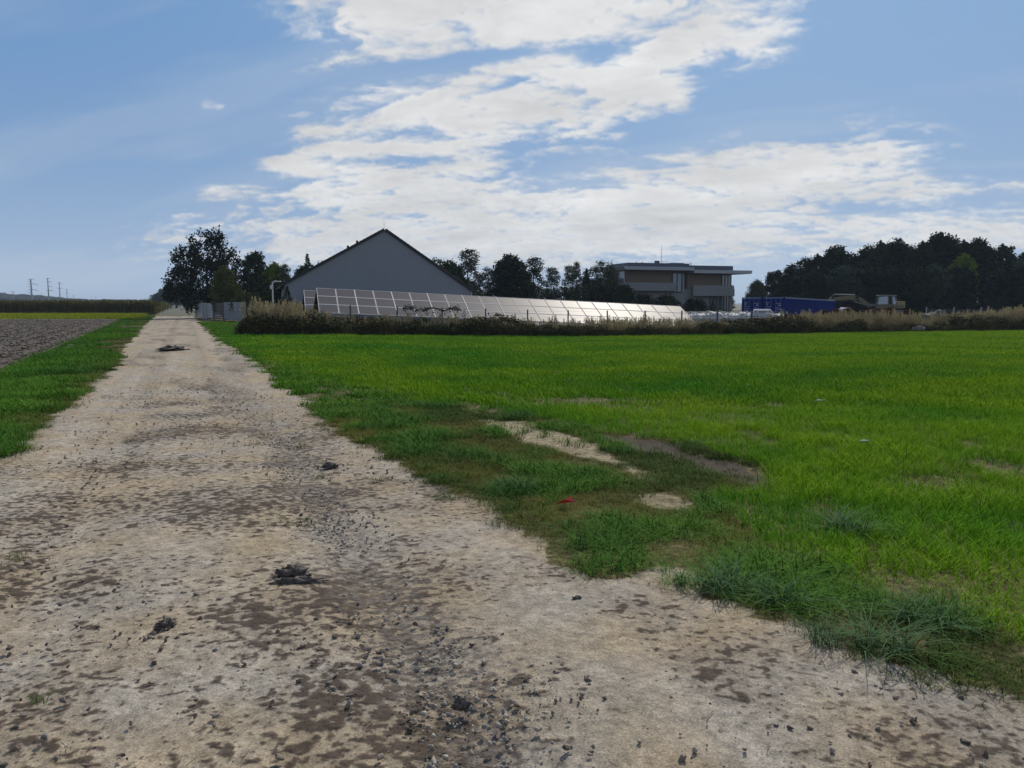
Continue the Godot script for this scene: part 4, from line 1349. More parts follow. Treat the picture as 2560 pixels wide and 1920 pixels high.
func build_fences() -> void:
	var post_m := grainy(mat(0.055, 0.055, 0.06, 0.6, 0.3), 0.5, 0.6, 511)
	var zinc := mat(0.25, 0.26, 0.27, 0.5, 0.4)
	var f := thing("wire_fence", "low wire fence on dark steel posts before the solar array", "fence", at(-11.0, 0, 40.7))
	var tops := []
	for i in range(-1, 13):
		var x := -11.0 + 2.5 * UX * i
		var z := fence_z(x)
		var y := ground_height(x, z)
		var h: float = lerpf(1.55, 1.42, (i + 1) / 13.0)
		var p := at(x, y, z) - f.position
		var s := Shape.new()
		s.bevel_box(Vector3(0, (h - 0.3) * 0.5, 0), Vector3(0.075, h + 0.3, 0.075), 0.008)
		s.bevel_box(Vector3(0, h + 0.01, 0), Vector3(0.085, 0.02, 0.085), 0.004)
		var o := part("post", s.mesh(), zinc if i < 1 else post_m, f)
		o.position = p
		tops.append(p + Vector3(0, h, 0))
	for k in 4:
		var pts := []
		for t in tops:
			pts.append(t - Vector3(0, 0.06 + 0.36 * k, -0.045))
		var s := Shape.new()
		s.path(pts, 0.005, 0.005, 4)
		part("wire", s.mesh(), zinc, f)
	# vine over the top wire
	var v := thing("climbing_vine", "dark leafy vine hanging along the fence's top wire", "vine", at(-4.2, 0, 42.9))
	rng.seed = 820
	var leaves := Shape.new()
	var stem := Shape.new()
	for i in 620:
		var t := rng.randf()
		var hang := t > 0.9
		var p := Vector3(lerpf(-1.75, 1.65, t), 1.33 + 0.06 * sin(t * 17.0) - 0.1 * t + rng.randfn() * (0.05 + 0.04 * sin(t * 9.0)), -0.55 * (t - 0.5) * 1.6 + 0.08 + rng.randfn() * 0.06)
		if hang or rng.randf() < 0.16:
			p.y -= rng.randf() * (1.15 if hang else 0.35)
		var u := Vector3(rng.randfn(), rng.randfn(), rng.randfn()).normalized() * rng.randf_range(0.035, 0.06)
		var w := u.cross(Vector3(rng.randfn(), rng.randfn(), rng.randfn())).normalized() * u.length() * 0.8
		var c := rng.randf_range(0.6, 1.3)
		leaves.col = Color(c, c, c)
		leaves.quad(p - u, p - w, p + u, p + w)
	stem.path([Vector3(1.6, -0.3, -0.36), Vector3(1.62, 0.6, -0.38), Vector3(1.55, 1.24, -0.36), Vector3(0.4, 1.3, -0.05), Vector3(-1.7, 1.34, 0.85)], 0.015, 0.006, 5)
	part("stem", stem.mesh(), bark, v)
	part("foliage", leaves.mesh(), leaf_mats["dark"], v)
	# gate and fence along the track
	var a := Vector2(-22.2, 65.0)
	var dirv := Vector2(-10.95, 17.15).normalized()
	var gb := Basis(Vector3(dirv.x, 0, -dirv.y), Vector3.UP, Vector3(dirv.x, 0, -dirv.y).cross(Vector3.UP))
	var grey := grainy(mat(0.15, 0.175, 0.215, 0.6), 1.5, 0.8, 512)
	var white := grainy(mat(0.42, 0.44, 0.46, 0.7), 1.0, 0.75, 513)
	var black := mat(0.03, 0.03, 0.033, 0.6)
	var g := thing("grey_gate", "solid grey sheet-metal gate with a seam at mid height", "gate", at(a.x, 0, a.y), gb)
	for k in 2:
		box_part("sheet", Vector3(4.2, 0.50 + 0.80 * k, 0), Vector3(8.3, 0.785, 0.05), grey, g, Basis.IDENTITY, 0.01)
	for x in [0.0, 8.4]:
		box_part("post", Vector3(x, 0.70, 0.0), Vector3(0.1, 2.0, 0.1), black, g, Basis.IDENTITY, 0.01)
	box_part("seam_rail", Vector3(4.2, 0.90, 0.045), Vector3(8.3, 0.05, 0.03), black, g)
	var wk := thing("slatted_gate", "black slatted gate leaf between grey gate and white slats", "gate", at(a.x + dirv.x * 8.6, 0, a.y + dirv.y * 8.6), gb)
	for x in [0.05, 4.2]:
		box_part("post", Vector3(x, 0.7, 0), Vector3(0.09, 1.9, 0.09), black, wk, Basis.IDENTITY, 0.01)
	for k in 9:
		box_part("slat", Vector3(2.12, 0.2 + 0.17 * k, 0), Vector3(4.0, 0.13, 0.025), black, wk)
	for seg in [[13.1, 3.2, "pale slatted fence panel next to the black gate"], [16.7, 1.1, "narrow pale slatted fence panel between two wider ones"], [18.2, 3.6, "pale slatted fence panel under the large dark tree"]]:
		var q := thing("slatted_fence", seg[2], "fence", at(a.x + dirv.x * seg[0], 0, a.y + dirv.y * seg[0]), gb, "pale slatted fence panels")
		for x in [0.05, seg[1] - 0.05]:
			box_part("post", Vector3(x, 0.7, -0.03), Vector3(0.1, 1.9, 0.1), white, q, Basis.IDENTITY, 0.01)
		for k in 8:
			box_part("slat", Vector3(seg[1] * 0.5, 0.22 + 0.185 * k, 0.05), Vector3(seg[1] - 0.02, 0.15, 0.025), white, q)
	# sign plate and meter box by the gate
	var sg := thing("notice_plate", "white upright notice plate on a dark post beside the grey gate", "sign", at(-21.6, 0, 64.3))
	box_part("plate", Vector3(0, 1.19, 0), Vector3(0.24, 0.58, 0.02), mat(0.72, 0.73, 0.74, 0.6), sg, Basis.IDENTITY, 0.004)
	box_part("box", Vector3(0, 0.72, -0.04), Vector3(0.28, 0.3, 0.14), black, sg, Basis.IDENTITY, 0.01)
	box_part("post", Vector3(0, 0.6, -0.08), Vector3(0.06, 1.75, 0.06), black, sg)
	box_part("print", Vector3(0, 1.30, 0.0125), Vector3(0.16, 0.09, 0.003), mat(0.4, 0.42, 0.45, 0.7), sg)
	box_part("print", Vector3(0, 1.13, 0.0125), Vector3(0.16, 0.03, 0.003), mat(0.45, 0.47, 0.5, 0.7), sg)
	# lamp pole
	var lp := thing("lamp_pole", "white pole with bent lamp arm before black thujas", "lamp post", at(-16.9, ground_height(-16.9, 55.0), 55.0))
	var lm := mat(0.5, 0.5, 0.5, 0.5)
	tube_part("pole", Vector3(0, -0.3, 0), Vector3(0, 3.0, 0), 0.06, 0.05, lm, lp, 10)
	var arm := Shape.new()
	arm.path([Vector3(0, 2.95, 0), Vector3(0.04, 3.07, 0), Vector3(0.16, 3.13, 0), Vector3(0.3, 3.14, 0)], 0.05, 0.045, 8)
	part("arm", arm.mesh(), lm, lp)
	box_part("lamp_head", Vector3(0.42, 3.13, 0), Vector3(0.36, 0.07, 0.16), mat(0.55, 0.55, 0.56, 0.5), lp, Basis.IDENTITY, 0.02)
	box_part("camera_box", Vector3(-0.07, 2.72, 0.09), Vector3(0.14, 0.26, 0.14), lm, lp, Basis.IDENTITY, 0.02)
	tube_part("aerial", Vector3(0, 3.1, 0), Vector3(0, 3.32, 0), 0.012, 0.008, post_m, lp, 5)
	# netting at the far right
	var nf := thing("netting_fence", "dark netting fence on pale posts in front of the wood", "fence", at(50.0, -0.32, 95.0))
	var net := mat(0.02, 0.026, 0.032, 0.9)
	for i in 6:
		var x := 0.6 + i * 3.35
		box_part("post", Vector3(x, 0.6, 0.12), Vector3(0.12, 1.7, 0.12), mat(0.28, 0.28, 0.26, 0.8), nf, Basis.IDENTITY, 0.01)
	for i in 5:
		box_part("net", Vector3(2.28 + i * 3.35, 0.62, 0), Vector3(3.33, 1.25, 0.02), net, nf)

func window_part(c: Vector3, size: Vector2, panes: int, m: Material, pane: Material, parent: Node, turn := 0.0) -> void:
	var bs := Basis(Vector3.UP, turn)
	var s := Shape.new()
	var t := 0.09
	for k in [-1.0, 1.0]:
		s.box(Vector3(0, k * (size.y * 0.5 - t * 0.5), 0.03), Vector3(size.x, t, 0.12))
	for i in panes + 1:
		s.box(Vector3(-size.x * 0.5 + t * 0.5 + (size.x - t) * i / panes, 0, 0.03), Vector3(t, size.y - 2.0 * t - 0.004, 0.12))
	var f := part("window", s.mesh(), m, parent)
	f.transform = Transform3D(bs, c)
	for i in panes:
		var wpane := (size.x - t) / panes - t
		box_part("pane", Vector3(-size.x * 0.5 + t + wpane * 0.5 + (size.x - t) * i / panes, 0, 0.02), Vector3(wpane - 0.004, size.y - 2.0 * t - 0.008, 0.02), pane, f)

func build_villa() -> void:
	var brick := grainy(mat(0.21, 0.165, 0.13, 0.9), 1.2, 0.72, 521, Vector3(1, 4, 1))
	var band := grainy(mat(0.21, 0.218, 0.22, 0.85), 3.0, 0.9, 522)
	var fascia := mat(0.29, 0.305, 0.33, 0.7)
	var slate := grainy(mat(0.050, 0.062, 0.10, 0.5), 2.0, 0.8, 523)
	var dark := mat(0.02, 0.022, 0.026, 0.4)
	var pane := mat(0.12, 0.145, 0.17, 0.08)
	pane.metallic_specular = 0.8
	var v := thing("villa", "modern two-storey villa with flat overhanging roof and brick upper floor", "house", at(13.8, -0.3, 97.0), plot_basis())
	var y := 0.3
	# floors, two volumes
	box_part("lower_wall", Vector3(9.0, 1.66, -5.2), Vector3(15.4, 4.12, 7.6), band, v)
	box_part("upper_wall", Vector3(5.15, 4.66 + y, -5.0), Vector3(8.0, 2.22, 7.2), brick, v)
	box_part("upper_wall", Vector3(13.1, 4.45 + y, -5.0), Vector3(6.4, 2.2, 7.2), brick, v)
	box_part("recess_wall", Vector3(9.55, 4.3 + y, -3.4), Vector3(0.9, 3.0, 3.0), band, v)
	# balcony parapets
	box_part("balcony", Vector3(4.2, 3.68 + y, -0.75), Vector3(7.2, 1.04, 0.25), band, v, Basis.IDENTITY, 0.01)
	box_part("balcony", Vector3(0.72, 3.68 + y, -2.5), Vector3(0.24, 1.03, 3.2), band, v, Basis.IDENTITY, 0.01)
	box_part("balcony_floor", Vector3(4.4, 3.2 + y, -2.4), Vector3(7.0, 0.2, 3.0), band, v)
	box_part("balcony", Vector3(13.4, 3.22 + y, -0.75), Vector3(6.1, 1.36, 0.25), band, v, Basis.IDENTITY, 0.01)
	box_part("balcony", Vector3(16.6, 3.0 + y, -2.4), Vector3(0.25, 0.92, 3.0), band, v, Basis.IDENTITY, 0.01)
	# roof slabs with raked fascia
	for r in [[0.0, 10.05, 5.77, 0.42], [10.07, 18.75, 5.45, 0.42]]:
		var s := Shape.new()
		var x0: float = r[0]
		var x1: float = r[1]
		var b0: float = r[2] + y
		var h: float = r[3]
		s.poly([Vector3(x0 + (0.35 if x0 < 1.0 else 0.0), b0, 0.0), Vector3(x1 - (0.12 if x1 > 12.0 else 0.0), b0, 0.0), Vector3(x1, b0 + h, 0.0), Vector3(x0, b0 + h, 0.0)], Vector3(0, 0, -9.5))
		part("roof_slab", s.mesh(), fascia, v)
	box_part("roof_parapet", Vector3(5.7, 6.19 + y + 0.26, -4.6), Vector3(8.8, 0.52, 6.6), slate, v, Basis.IDENTITY, 0.02)
	box_part("roof_parapet", Vector3(13.4, 5.87 + y + 0.31, -4.6), Vector3(6.5, 0.62, 6.6), slate, v, Basis.IDENTITY, 0.02)
	box_part("chimney", Vector3(6.3, 6.85 + y, -3.0), Vector3(0.5, 0.5, 0.5), mat(0.08, 0.08, 0.09, 0.8), v, Basis.IDENTITY, 0.02)
	box_part("skylight", Vector3(9.0, 6.78 + y, -3.0), Vector3(1.8, 0.14, 1.4), mat(0.3, 0.33, 0.36, 0.5), v)
	for x in [3.3, 4.2, 11.3]:
		tube_part("roof_vent", Vector3(x, 6.6 + y, -3.0), Vector3(x, 6.95 + y, -3.0), 0.05, 0.05, dark, v, 6)
	# antenna mast
	var an := Shape.new()
	an.tube(Vector3(7.0, 6.6 + y, -3.2), Vector3(7.05, 9.1 + y, -3.2), 0.035, 0.018, 6)
	an.tube(Vector3(6.75, 8.6 + y, -3.2), Vector3(7.35, 8.6 + y, -3.2), 0.012, 0.012, 4)
	an.tube(Vector3(6.8, 7.05 + y, -3.2), Vector3(8.0, 7.0 + y, -3.2), 0.018, 0.018, 4)
	for k in 5:
		an.tube(Vector3(7.2 + 0.18 * k, 6.85 + y, -3.2), Vector3(7.2 + 0.18 * k, 7.22 + y, -3.2), 0.012, 0.012, 4)
	part("antenna", an.mesh(), mat(0.12, 0.12, 0.13, 0.5, 0.5), v)
	# windows
	window_part(Vector3(8.35, 4.25 + y, -1.35), Vector2(1.45, 2.5), 2, dark, pane, v)
	window_part(Vector3(9.65, 4.2 + y, -1.85), Vector2(0.62, 2.6), 1, dark, pane, v)
	window_part(Vector3(15.7, 4.55 + y, -1.37), Vector2(1.5, 1.6), 3, dark, pane, v)
	window_part(Vector3(1.1, 4.85 + y, -2.6), Vector2(1.7, 1.7), 1, mat(0.6, 0.6, 0.58, 0.6), pane, v, -PI / 2)
	window_part(Vector3(14.0, 1.5 + y, -1.37), Vector2(1.5, 2.3), 3, dark, pane, v)
	window_part(Vector3(15.6, 1.5 + y, -1.37), Vector2(1.3, 2.3), 3, dark, pane, v)
	# lower wing behind the left end
	box_part("wing_wall", Vector3(0.2, 2.2 + y, -8.0), Vector3(2.4, 4.8, 5.0), brick, v)
	box_part("wing_roof", Vector3(-0.1, 4.72 + y, -7.6), Vector3(3.2, 0.24, 6.2), fascia, v, Basis.IDENTITY, 0.02)
	# clipped hedge before the villa
	var lobes := []
	for i in 12:
		lobes.append([-3.4 + i * 0.62, 0.55, 0, 0.5, 0.72, 0.45])
	for hx in [[17.0, 84.0, "clipped dark green hedge before the golden conifer"], [23.4, 86.0, "clipped dark green hedge before the villa's lower windows"]]:
		var h := thing("clipped_hedge", hx[2], "hedge", at(hx[0], ground_height(hx[0], hx[1]), hx[1]), plot_basis(), "clipped hedges before the villa")
		part("foliage", crown_mesh(612, lobes, 260, 16, 0.07, 0.09), leaf_mats["dark"], h)
		var st := Shape.new()
		for i in 6:
			st.tube(Vector3(-3.0 + i * 1.2, -0.1, 0), Vector3(-3.0 + i * 1.2, 0.7, 0), 0.04, 0.02, 5)
		part("stems", st.mesh(), bark, h)

func corrugated(len: float, h: float, step: float, depth: float) -> ArrayMesh:
	var s := Shape.new()
	var n := int(len / step)
	for i in n:
		var x := i * len / n
		var d := len / n
		var xs := [x, x + d * 0.32, x + d * 0.5, x + d * 0.82, x + d]
		var zs := [0.0, 0.0, -depth, -depth, 0.0]
		for k in 4:
			s.quad(Vector3(xs[k], 0, zs[k]), Vector3(xs[k + 1], 0, zs[k + 1]), Vector3(xs[k + 1], h, zs[k + 1]), Vector3(xs[k], h, zs[k]), Vector3(0, 0, 1))
	return s.mesh()

func build_containers() -> void:
	var blue := grainy(mat(0.010, 0.032, 0.215, 0.7), 2.5, 0.62, 531)
	blue.metallic_specular = 0.2
	var rim := mat(0.13, 0.17, 0.30, 0.7)
	var mark := grainy(mat(0.5, 0.55, 0.62, 0.8), 0.4, 0.6, 532)
	var rod := mat(0.14, 0.17, 0.26, 0.5, 0.3)
	# long side runs right and back, door end left and back
	var sx := Vector3(0.729, 0, -0.685)
	var ez := Vector3(0.685, 0, 0.729)   # outward from the long side
	var tilt := deg_to_rad(1.3)
	var bs := Basis(sx, Vector3.UP, ez).rotated(ez, -tilt)
	for n in 2:
		var end_dir := Vector3(-0.685, 0, -0.729)
		var o := thing("shipping_container", "blue corrugated shipping container showing its long side beside the excavator" if n == 0 else "blue shipping container showing only its marked door end", "container", at(28.7, -0.36, 82.0) + end_dir * (2.56 * n), bs, "blue shipping containers")
		var w := 2.44
		var l := 12.19
		var h := 2.59
		for s in 2:
			var p := part("side_wall", corrugated(l - 0.3, h - 0.3, 0.28, 0.045), blue, o)
			p.transform = Transform3D(Basis.IDENTITY if s == 0 else Basis(Vector3.UP, PI), Vector3(0.15, 0.16, -0.03) if s == 0 else Vector3(l - 0.15, 0.16, -w + 0.03))
		box_part("roof", Vector3(l * 0.5, h - 0.07, -w * 0.5), Vector3(l - 0.2, 0.03, w - 0.12), blue, o)
		box_part("floor", Vector3(l * 0.5, 0.14, -w * 0.5), Vector3(l - 0.2, 0.06, w - 0.12), rod, o)
		for y in [0.08, h - 0.06]:
			for z in [-0.06, -w + 0.06]:
				box_part("rail", Vector3(l * 0.5, y, z), Vector3(l - 0.25, 0.13, 0.11), rim if y > 1.0 else blue, o, Basis.IDENTITY, 0.01)
		for x in [0.06, l - 0.06]:
			for z in [-0.06, -w + 0.06]:
				box_part("corner_post", Vector3(x, h * 0.5, z), Vector3(0.13, h + 0.01, 0.13), blue, o, Basis.IDENTITY, 0.012)
			box_part("header", Vector3(x, h - 0.06, -w * 0.5), Vector3(0.12, 0.126, w - 0.26), rim, o)
			box_part("sill", Vector3(x, 0.08, -w * 0.5), Vector3(0.12, 0.13, w - 0.26), blue, o)
		for k in 2:
			var zc := -w * 0.5 + (k - 0.5) * 1.1
			var d := box_part("door", Vector3(0.05, h * 0.5, zc), Vector3(0.05, h - 0.3, 1.06), blue, o, Basis.IDENTITY, 0.01)
			for q in [-0.3, 0.25]:
				tube_part("lock_rod", Vector3(-0.05, -h * 0.5 + 0.2, q), Vector3(-0.05, h * 0.5 - 0.2, q), 0.022, 0.022, rod, d, 6)
			box_part("handle", Vector3(-0.06, -0.25, -0.05), Vector3(0.03, 0.035, 0.5), rod, d)
			if k == 0:
				for mk in [[0.72, 0.18, 0.36, 0.08], [0.55, 0.2, 0.2, 0.09], [0.30, 0.05, 0.6, 0.05], [0.05, 0.05, 0.5, 0.04], [-0.1, 0.1, 0.45, 0.04]]:
					box_part("marking", Vector3(-0.028, mk[0], -mk[1]), Vector3(0.004, mk[3], mk[2]), mark, d)
			else:
				for mk in [[0.66, 0.0, 0.5, 0.05], [0.45, 0.1, 0.3, 0.12], [0.18, -0.1, 0.42, 0.05], [0.02, 0.0, 0.6, 0.05]]:
					box_part("marking", Vector3(-0.028, mk[0], mk[1]), Vector3(0.004, mk[3], mk[2]), mark, d)
		var b := part("end_wall", corrugated(w - 0.26, h - 0.3, 0.28, 0.04), blue, o)
		b.transform = Transform3D(Basis(Vector3.UP, PI / 2), Vector3(l - 0.04, 0.16, -0.13))

func build_excavator() -> void:
	var paint := grainy(mat(0.24, 0.195, 0.095, 0.6), 0.9, 0.5, 541)
	var tank := grainy(mat(0.38, 0.27, 0.12, 0.6), 0.7, 0.65, 545)
	var old := grainy(mat(0.20, 0.19, 0.17, 0.7), 0.6, 0.6, 542)
	var dark := mat(0.02, 0.02, 0.02, 0.7)
	var tyre := mat(0.022, 0.022, 0.022, 0.9)
	var chrome := mat(0.26, 0.25, 0.22, 0.75)
	var pane := mat(0.20, 0.26, 0.33, 0.08)
	pane.metallic_specular = 0.9
	var e := thing("excavator", "weathered yellow wheeled excavator with boom folded forward", "excavator", at(46.2, -0.36, 96.0), Basis(Vector3.UP, deg_to_rad(-18.0)))
	box_part("chassis", Vector3(0.1, 0.95, 0), Vector3(3.6, 0.4, 1.5), old, e, Basis.IDENTITY, 0.04)
	box_part("turntable", Vector3(0.1, 1.22, 0), Vector3(1.7, 0.15, 1.4), dark, e, Basis.IDENTITY, 0.03)
	for x in [-1.15, 1.35]:
		for z in [-0.95, 0.95]:
			var s := Shape.new()
			s.tube(Vector3(0, 0, -0.19), Vector3(0, 0, 0.19), 0.5, 0.5, 20)
			var w := part("wheel", s.mesh(), tyre, e)
			w.position = Vector3(x, 0.5, z)
			var r := Shape.new()
			r.tube(Vector3(0, 0, -0.205), Vector3(0, 0, 0.205), 0.27, 0.27, 14)
			part("rim", r.mesh(), old, w)
	box_part("body", Vector3(0.35, 1.55, -0.1), Vector3(3.0, 0.5, 1.9), paint, e, Basis.IDENTITY, 0.06)
	box_part("engine_cover", Vector3(1.55, 1.78, -0.1), Vector3(0.9, 0.85, 1.8), tank, e, Basis.IDENTITY, 0.08)
	box_part("nose", Vector3(-1.5, 1.72, 0.15), Vector3(0.75, 0.28, 0.9), old, e, Basis.IDENTITY, 0.04)
	# cab: frame of pillars, roof, panes
	var cab := Shape.new()
	var base := [Vector3(-1.15, 1.78, 0.85), Vector3(0.15, 1.78, 0.85), Vector3(1.1, 1.78, 0.85)]
	var head := [Vector3(-1.0, 2.86, 0.8), Vector3(0.15, 2.9, 0.8), Vector3(0.9, 2.86, 0.8)]
	for z in [0.0, -1.15]:
		for k in 3:
			cab.tube(base[k] + Vector3(0, 0, z), head[k] + Vector3(0, 0, z), 0.055, 0.05, 6)
		cab.tube(base[0] + Vector3(0, 0, z), base[2] + Vector3(0, 0, z), 0.05, 0.05, 6)
	for k in 3:
		cab.tube(base[k], base[k] + Vector3(0, 0, -1.15), 0.045, 0.045, 6)
	part("cab_frame", cab.mesh(), old, e)
	box_part("cab_roof", Vector3(-0.04, 2.92, 0.22), Vector3(2.1, 0.1, 1.3), grainy(mat(0.33, 0.32, 0.29, 0.7), 0.8, 0.7, 543), e, Basis.IDENTITY, 0.04)
	box_part("cab_floor", Vector3(0, 1.82, 0.26), Vector3(2.15, 0.08, 1.1), dark, e)
	for z in [0.0, -1.15]:
		var p := Shape.new()
		p.poly([base[0] + Vector3(0.1, 0.06, z), base[1] + Vector3(-0.09, 0.06, z), head[1] + Vector3(-0.09, -0.1, z), head[0] + Vector3(0.09, -0.1, z)], Vector3(0, 0, 0.01))
		part("pane", p.mesh(), pane, e)
		var q := Shape.new()
		q.poly([base[1] + Vector3(0.50, 0.06, z), base[2] + Vector3(-0.1, 0.06, z), head[2] + Vector3(-0.09, -0.1, z), head[1] + Vector3(0.42, -0.1, z)], Vector3(0, 0, 0.01))
		part("pane", q.mesh(), pane, e)
	box_part("seat", Vector3(0.35, 2.2, 0.3), Vector3(0.35, 0.8, 0.5), dark, e, Basis.IDENTITY, 0.06)
	# boom, stick, cylinders, bucket
	var boom := Shape.new()
	boom.poly([Vector3(-1.55, 1.45, 0.18), Vector3(-1.75, 1.78, 0.18), Vector3(-2.95, 2.72, 0.18), Vector3(-3.22, 2.62, 0.18), Vector3(-3.05, 2.2, 0.18), Vector3(-2.1, 1.42, 0.18)], Vector3(0, 0, -0.34))
	part("boom", boom.mesh(), paint, e)
	var up := Shape.new()
	up.poly([Vector3(-2.95, 2.72, 0.12), Vector3(-3.45, 2.95, 0.12), Vector3(-3.85, 2.86, 0.12), Vector3(-3.85, 2.6, 0.12), Vector3(-3.2, 2.42, 0.12)], Vector3(0, 0, -0.24))
	part("boom_tip", up.mesh(), dark, e)
	var stick := Shape.new()
	stick.poly([Vector3(-3.5, 2.78, 0.14), Vector3(-3.75, 2.98, 0.14), Vector3(-5.85, 2.68, 0.14), Vector3(-6.15, 2.42, 0.14), Vector3(-5.9, 2.28, 0.14), Vector3(-4.4, 2.32, 0.14), Vector3(-3.6, 2.5, 0.14)], Vector3(0, 0, -0.28))
	part("stick", stick.mesh(), paint, e)
	tube_part("cylinder", Vector3(-3.6, 3.02, 0), Vector3(-6.0, 3.06, 0), 0.06, 0.06, chrome, e)
	tube_part("cylinder", Vector3(-3.3, 2.35, 0.2), Vector3(-4.9, 2.55, 0.2), 0.07, 0.05, paint, e)
	tube_part("cylinder", Vector3(-2.0, 1.6, 0.25), Vector3(-3.9, 2.25, 0.25), 0.07, 0.05, old, e)
	tube_part("linkage", Vector3(-6.05, 3.04, 0), Vector3(-6.35, 2.7, 0), 0.06, 0.06, old, e)
	var bucket := Shape.new()
	bucket.poly([Vector3(-6.0, 2.4, 0.42), Vector3(-6.4, 2.75, 0.42), Vector3(-6.62, 2.4, 0.42), Vector3(-6.5, 1.8, 0.42), Vector3(-6.1, 1.4, 0.42), Vector3(-5.85, 1.55, 0.42), Vector3(-6.15, 1.95, 0.42)], Vector3(0, 0, -0.84))
	part("bucket", bucket.mesh(), paint, e)
	tube_part("exhaust", Vector3(1.5, 2.1, -0.5), Vector3(1.5, 2.6, -0.5), 0.05, 0.05, dark, e)

func bag_mesh(seed_: int) -> ArrayMesh:
	var big := noise(seed_, 0.9, 3)
	var fold := noise(seed_ + 9, 2.6, 3)
	var st := SurfaceTool.new()
	st.begin(Mesh.PRIMITIVE_TRIANGLES)
	st.set_smooth_group(0)
	var seg := 40
	var rings := 24
	for i in rings + 1:
		for j in seg:
			var th := PI * i / rings
			var ph := TAU * j / seg
			var d := Vector3(sin(th) * cos(ph), cos(th), sin(th) * sin(ph))
			var m := pow(pow(absf(d.x), 4.5) + pow(absf(d.y), 3.2) + pow(absf(d.z), 4.5), 1.0 / 4.0)
			var p := d / maxf(m, 0.2)
			p *= 1.0 + 0.13 * big.get_noise_3d(d.x * 1.5, d.y * 1.5, d.z * 1.5)
			p += d * 0.09 * (1.0 - absf(fold.get_noise_3d(d.x, d.y * 0.5, d.z)) * 2.0)
			if d.y > 0.4:
				p.y += 0.22 * big.get_noise_2d(d.x * 3.0 + 30.0, d.z * 3.0)
			st.add_vertex(Vector3(p.x * 0.5, maxf(p.y, -1.0) * 0.58 + 0.58, p.z * 0.5))
	for i in rings:
		for j in seg:
			var a := i * seg + j
			var b := i * seg + (j + 1) % seg
			for q in [a, b, b + seg, a, b + seg, a + seg]:
				st.add_index(q)
	st.generate_normals()
	return st.commit()

func build_yard() -> void:
	var cloth := grainy(mat(0.40, 0.405, 0.42, 0.75), 0.7, 0.7, 551)
	var strap := mat(0.35, 0.36, 0.38, 0.7)
	var hs := Shape.new()
	hs.path([Vector3(-0.16, 0, 0), Vector3(-0.15, 0.16, 0.03), Vector3(0, 0.25, 0.05), Vector3(0.15, 0.14, 0.03), Vector3(0.17, 0, 0)], 0.022, 0.022, 5)
	var hm := hs.mesh()
	var bags := [[12.2, 55.6, 1.0, 1.02], [13.35, 56.4, 1.05, 0.98], [14.6, 56.0, 1.08, 1.08], [15.95, 56.8, 1.0, 1.0], [17.1, 57.2, 1.02, 1.04], [18.4, 57.0, 1.15, 1.1], [19.7, 57.8, 1.05, 0.95], [16.6, 58.6, 1.0, 1.0], [13.9, 57.6, 1.0, 0.98]]
	var k := 0
	for b in bags:
		var o := thing("bulk_bag", "crumpled whitish bulk bag in the row beside the solar array", "bag", at(b[0], ground_height(b[0], b[1]) - 0.02, b[1]), Basis(Vector3.UP, 0.3 + 0.5 * k).scaled(Vector3(1.15 * b[2], b[3], 1.15 * b[2])), "bulk bags in the yard")
		part("body", bag_mesh(560 + k % 4 * 13), cloth, o)
		for c in 4:
			var h := part("handle", hm, strap, o)
			h.transform = Transform3D(Basis(Vector3.UP, c * PI / 2 + PI / 4), Vector3(0.36 * (1 if c in [0, 1] else -1), 1.06, 0.36 * (1 if c in [1, 2] else -1)))
		k += 1
	var lid := part("foam_board", Shape.new().mesh() if false else _board(Vector3(1.0, 0.14, 0.7)), mat(0.75, 0.75, 0.78, 0.7), self)
	lid.position = at(18.35, ground_height(18.4, 57.0) + 1.42, 57.0)
	lid.rotation.y = 0.2
	tag(lid, "clean white board lying flat on top of a bulk bag", "board")
	var lath := part("white_lath", _board(Vector3(1.6, 0.04, 0.07)), mat(0.62, 0.62, 0.58, 0.7), self)
	lath.transform = Transform3D(Basis(Vector3(0, 0, 1), -0.05), at(17.6, 0.30, 55.2))
	tag(lath, "thin whitish lath lying across the grass before the bags", "lath")
	var wb := thing("bulk_bag", "slumped white bulk bag between blue container and excavator bucket", "bag", at(37.7, -0.34, 88.0), Basis(Vector3.UP, 0.8).scaled(Vector3(1.25, 1.2, 1.1)), "bulk bags in the yard")
	part("body", bag_mesh(566), mat(0.6, 0.62, 0.68, 0.75), wb)
	# mounds and slabs at the right
	var sand := grainy(mat(0.080, 0.077, 0.070, 0.95), 0.8, 0.6, 552)
	var mound := part("sand_mound", lump(571, Vector3(5.2, 2.2, 3.2), 0.6, 1.6, 18, true), sand, self)
	mound.position = at(31.8, -0.30, 58.5)
	tag(mound, "low grey sand mound behind the dry grass", "mound")
	var mound2 := part("sand_mound", lump(572, Vector3(9.0, 1.5, 3.0), 0.3, 1.4, 14, true), sand, self)
	mound2.position = at(37.0, -0.25, 57.2)
	tag(mound2, "long flat earth bank to the right of the sand mound", "mound")
	var stone := part("boulder", lump(573, Vector3(0.7, 0.42, 0.5), 0.9, 1.8, 9, true), grainy(mat(0.16, 0.155, 0.145, 0.9), 0.4, 0.6, 553), self)
	stone.position = at(26.9, -0.12, 51.3)
	tag(stone, "pale boulder in the undergrowth at the field's edge", "boulder")
	var slab_m := grainy(mat(0.24, 0.24, 0.23, 0.9), 0.9, 0.7, 554)
	for i in 3:
		var s := part("concrete_slab", _board(Vector3(1.5, 0.13, 1.0)), slab_m, self)
		s.position = at(42.6 + 0.05 * i, -0.2 + 0.14 * i, 78.0)
		s.rotation.y = 0.1 * i
		tag(s, ["lowest concrete slab of the small stack right of the red shrubs", "middle concrete slab of the small stack right of the red shrubs", "topmost concrete slab of the small stack right of the red shrubs"][i], "slab", "stacked concrete slabs")

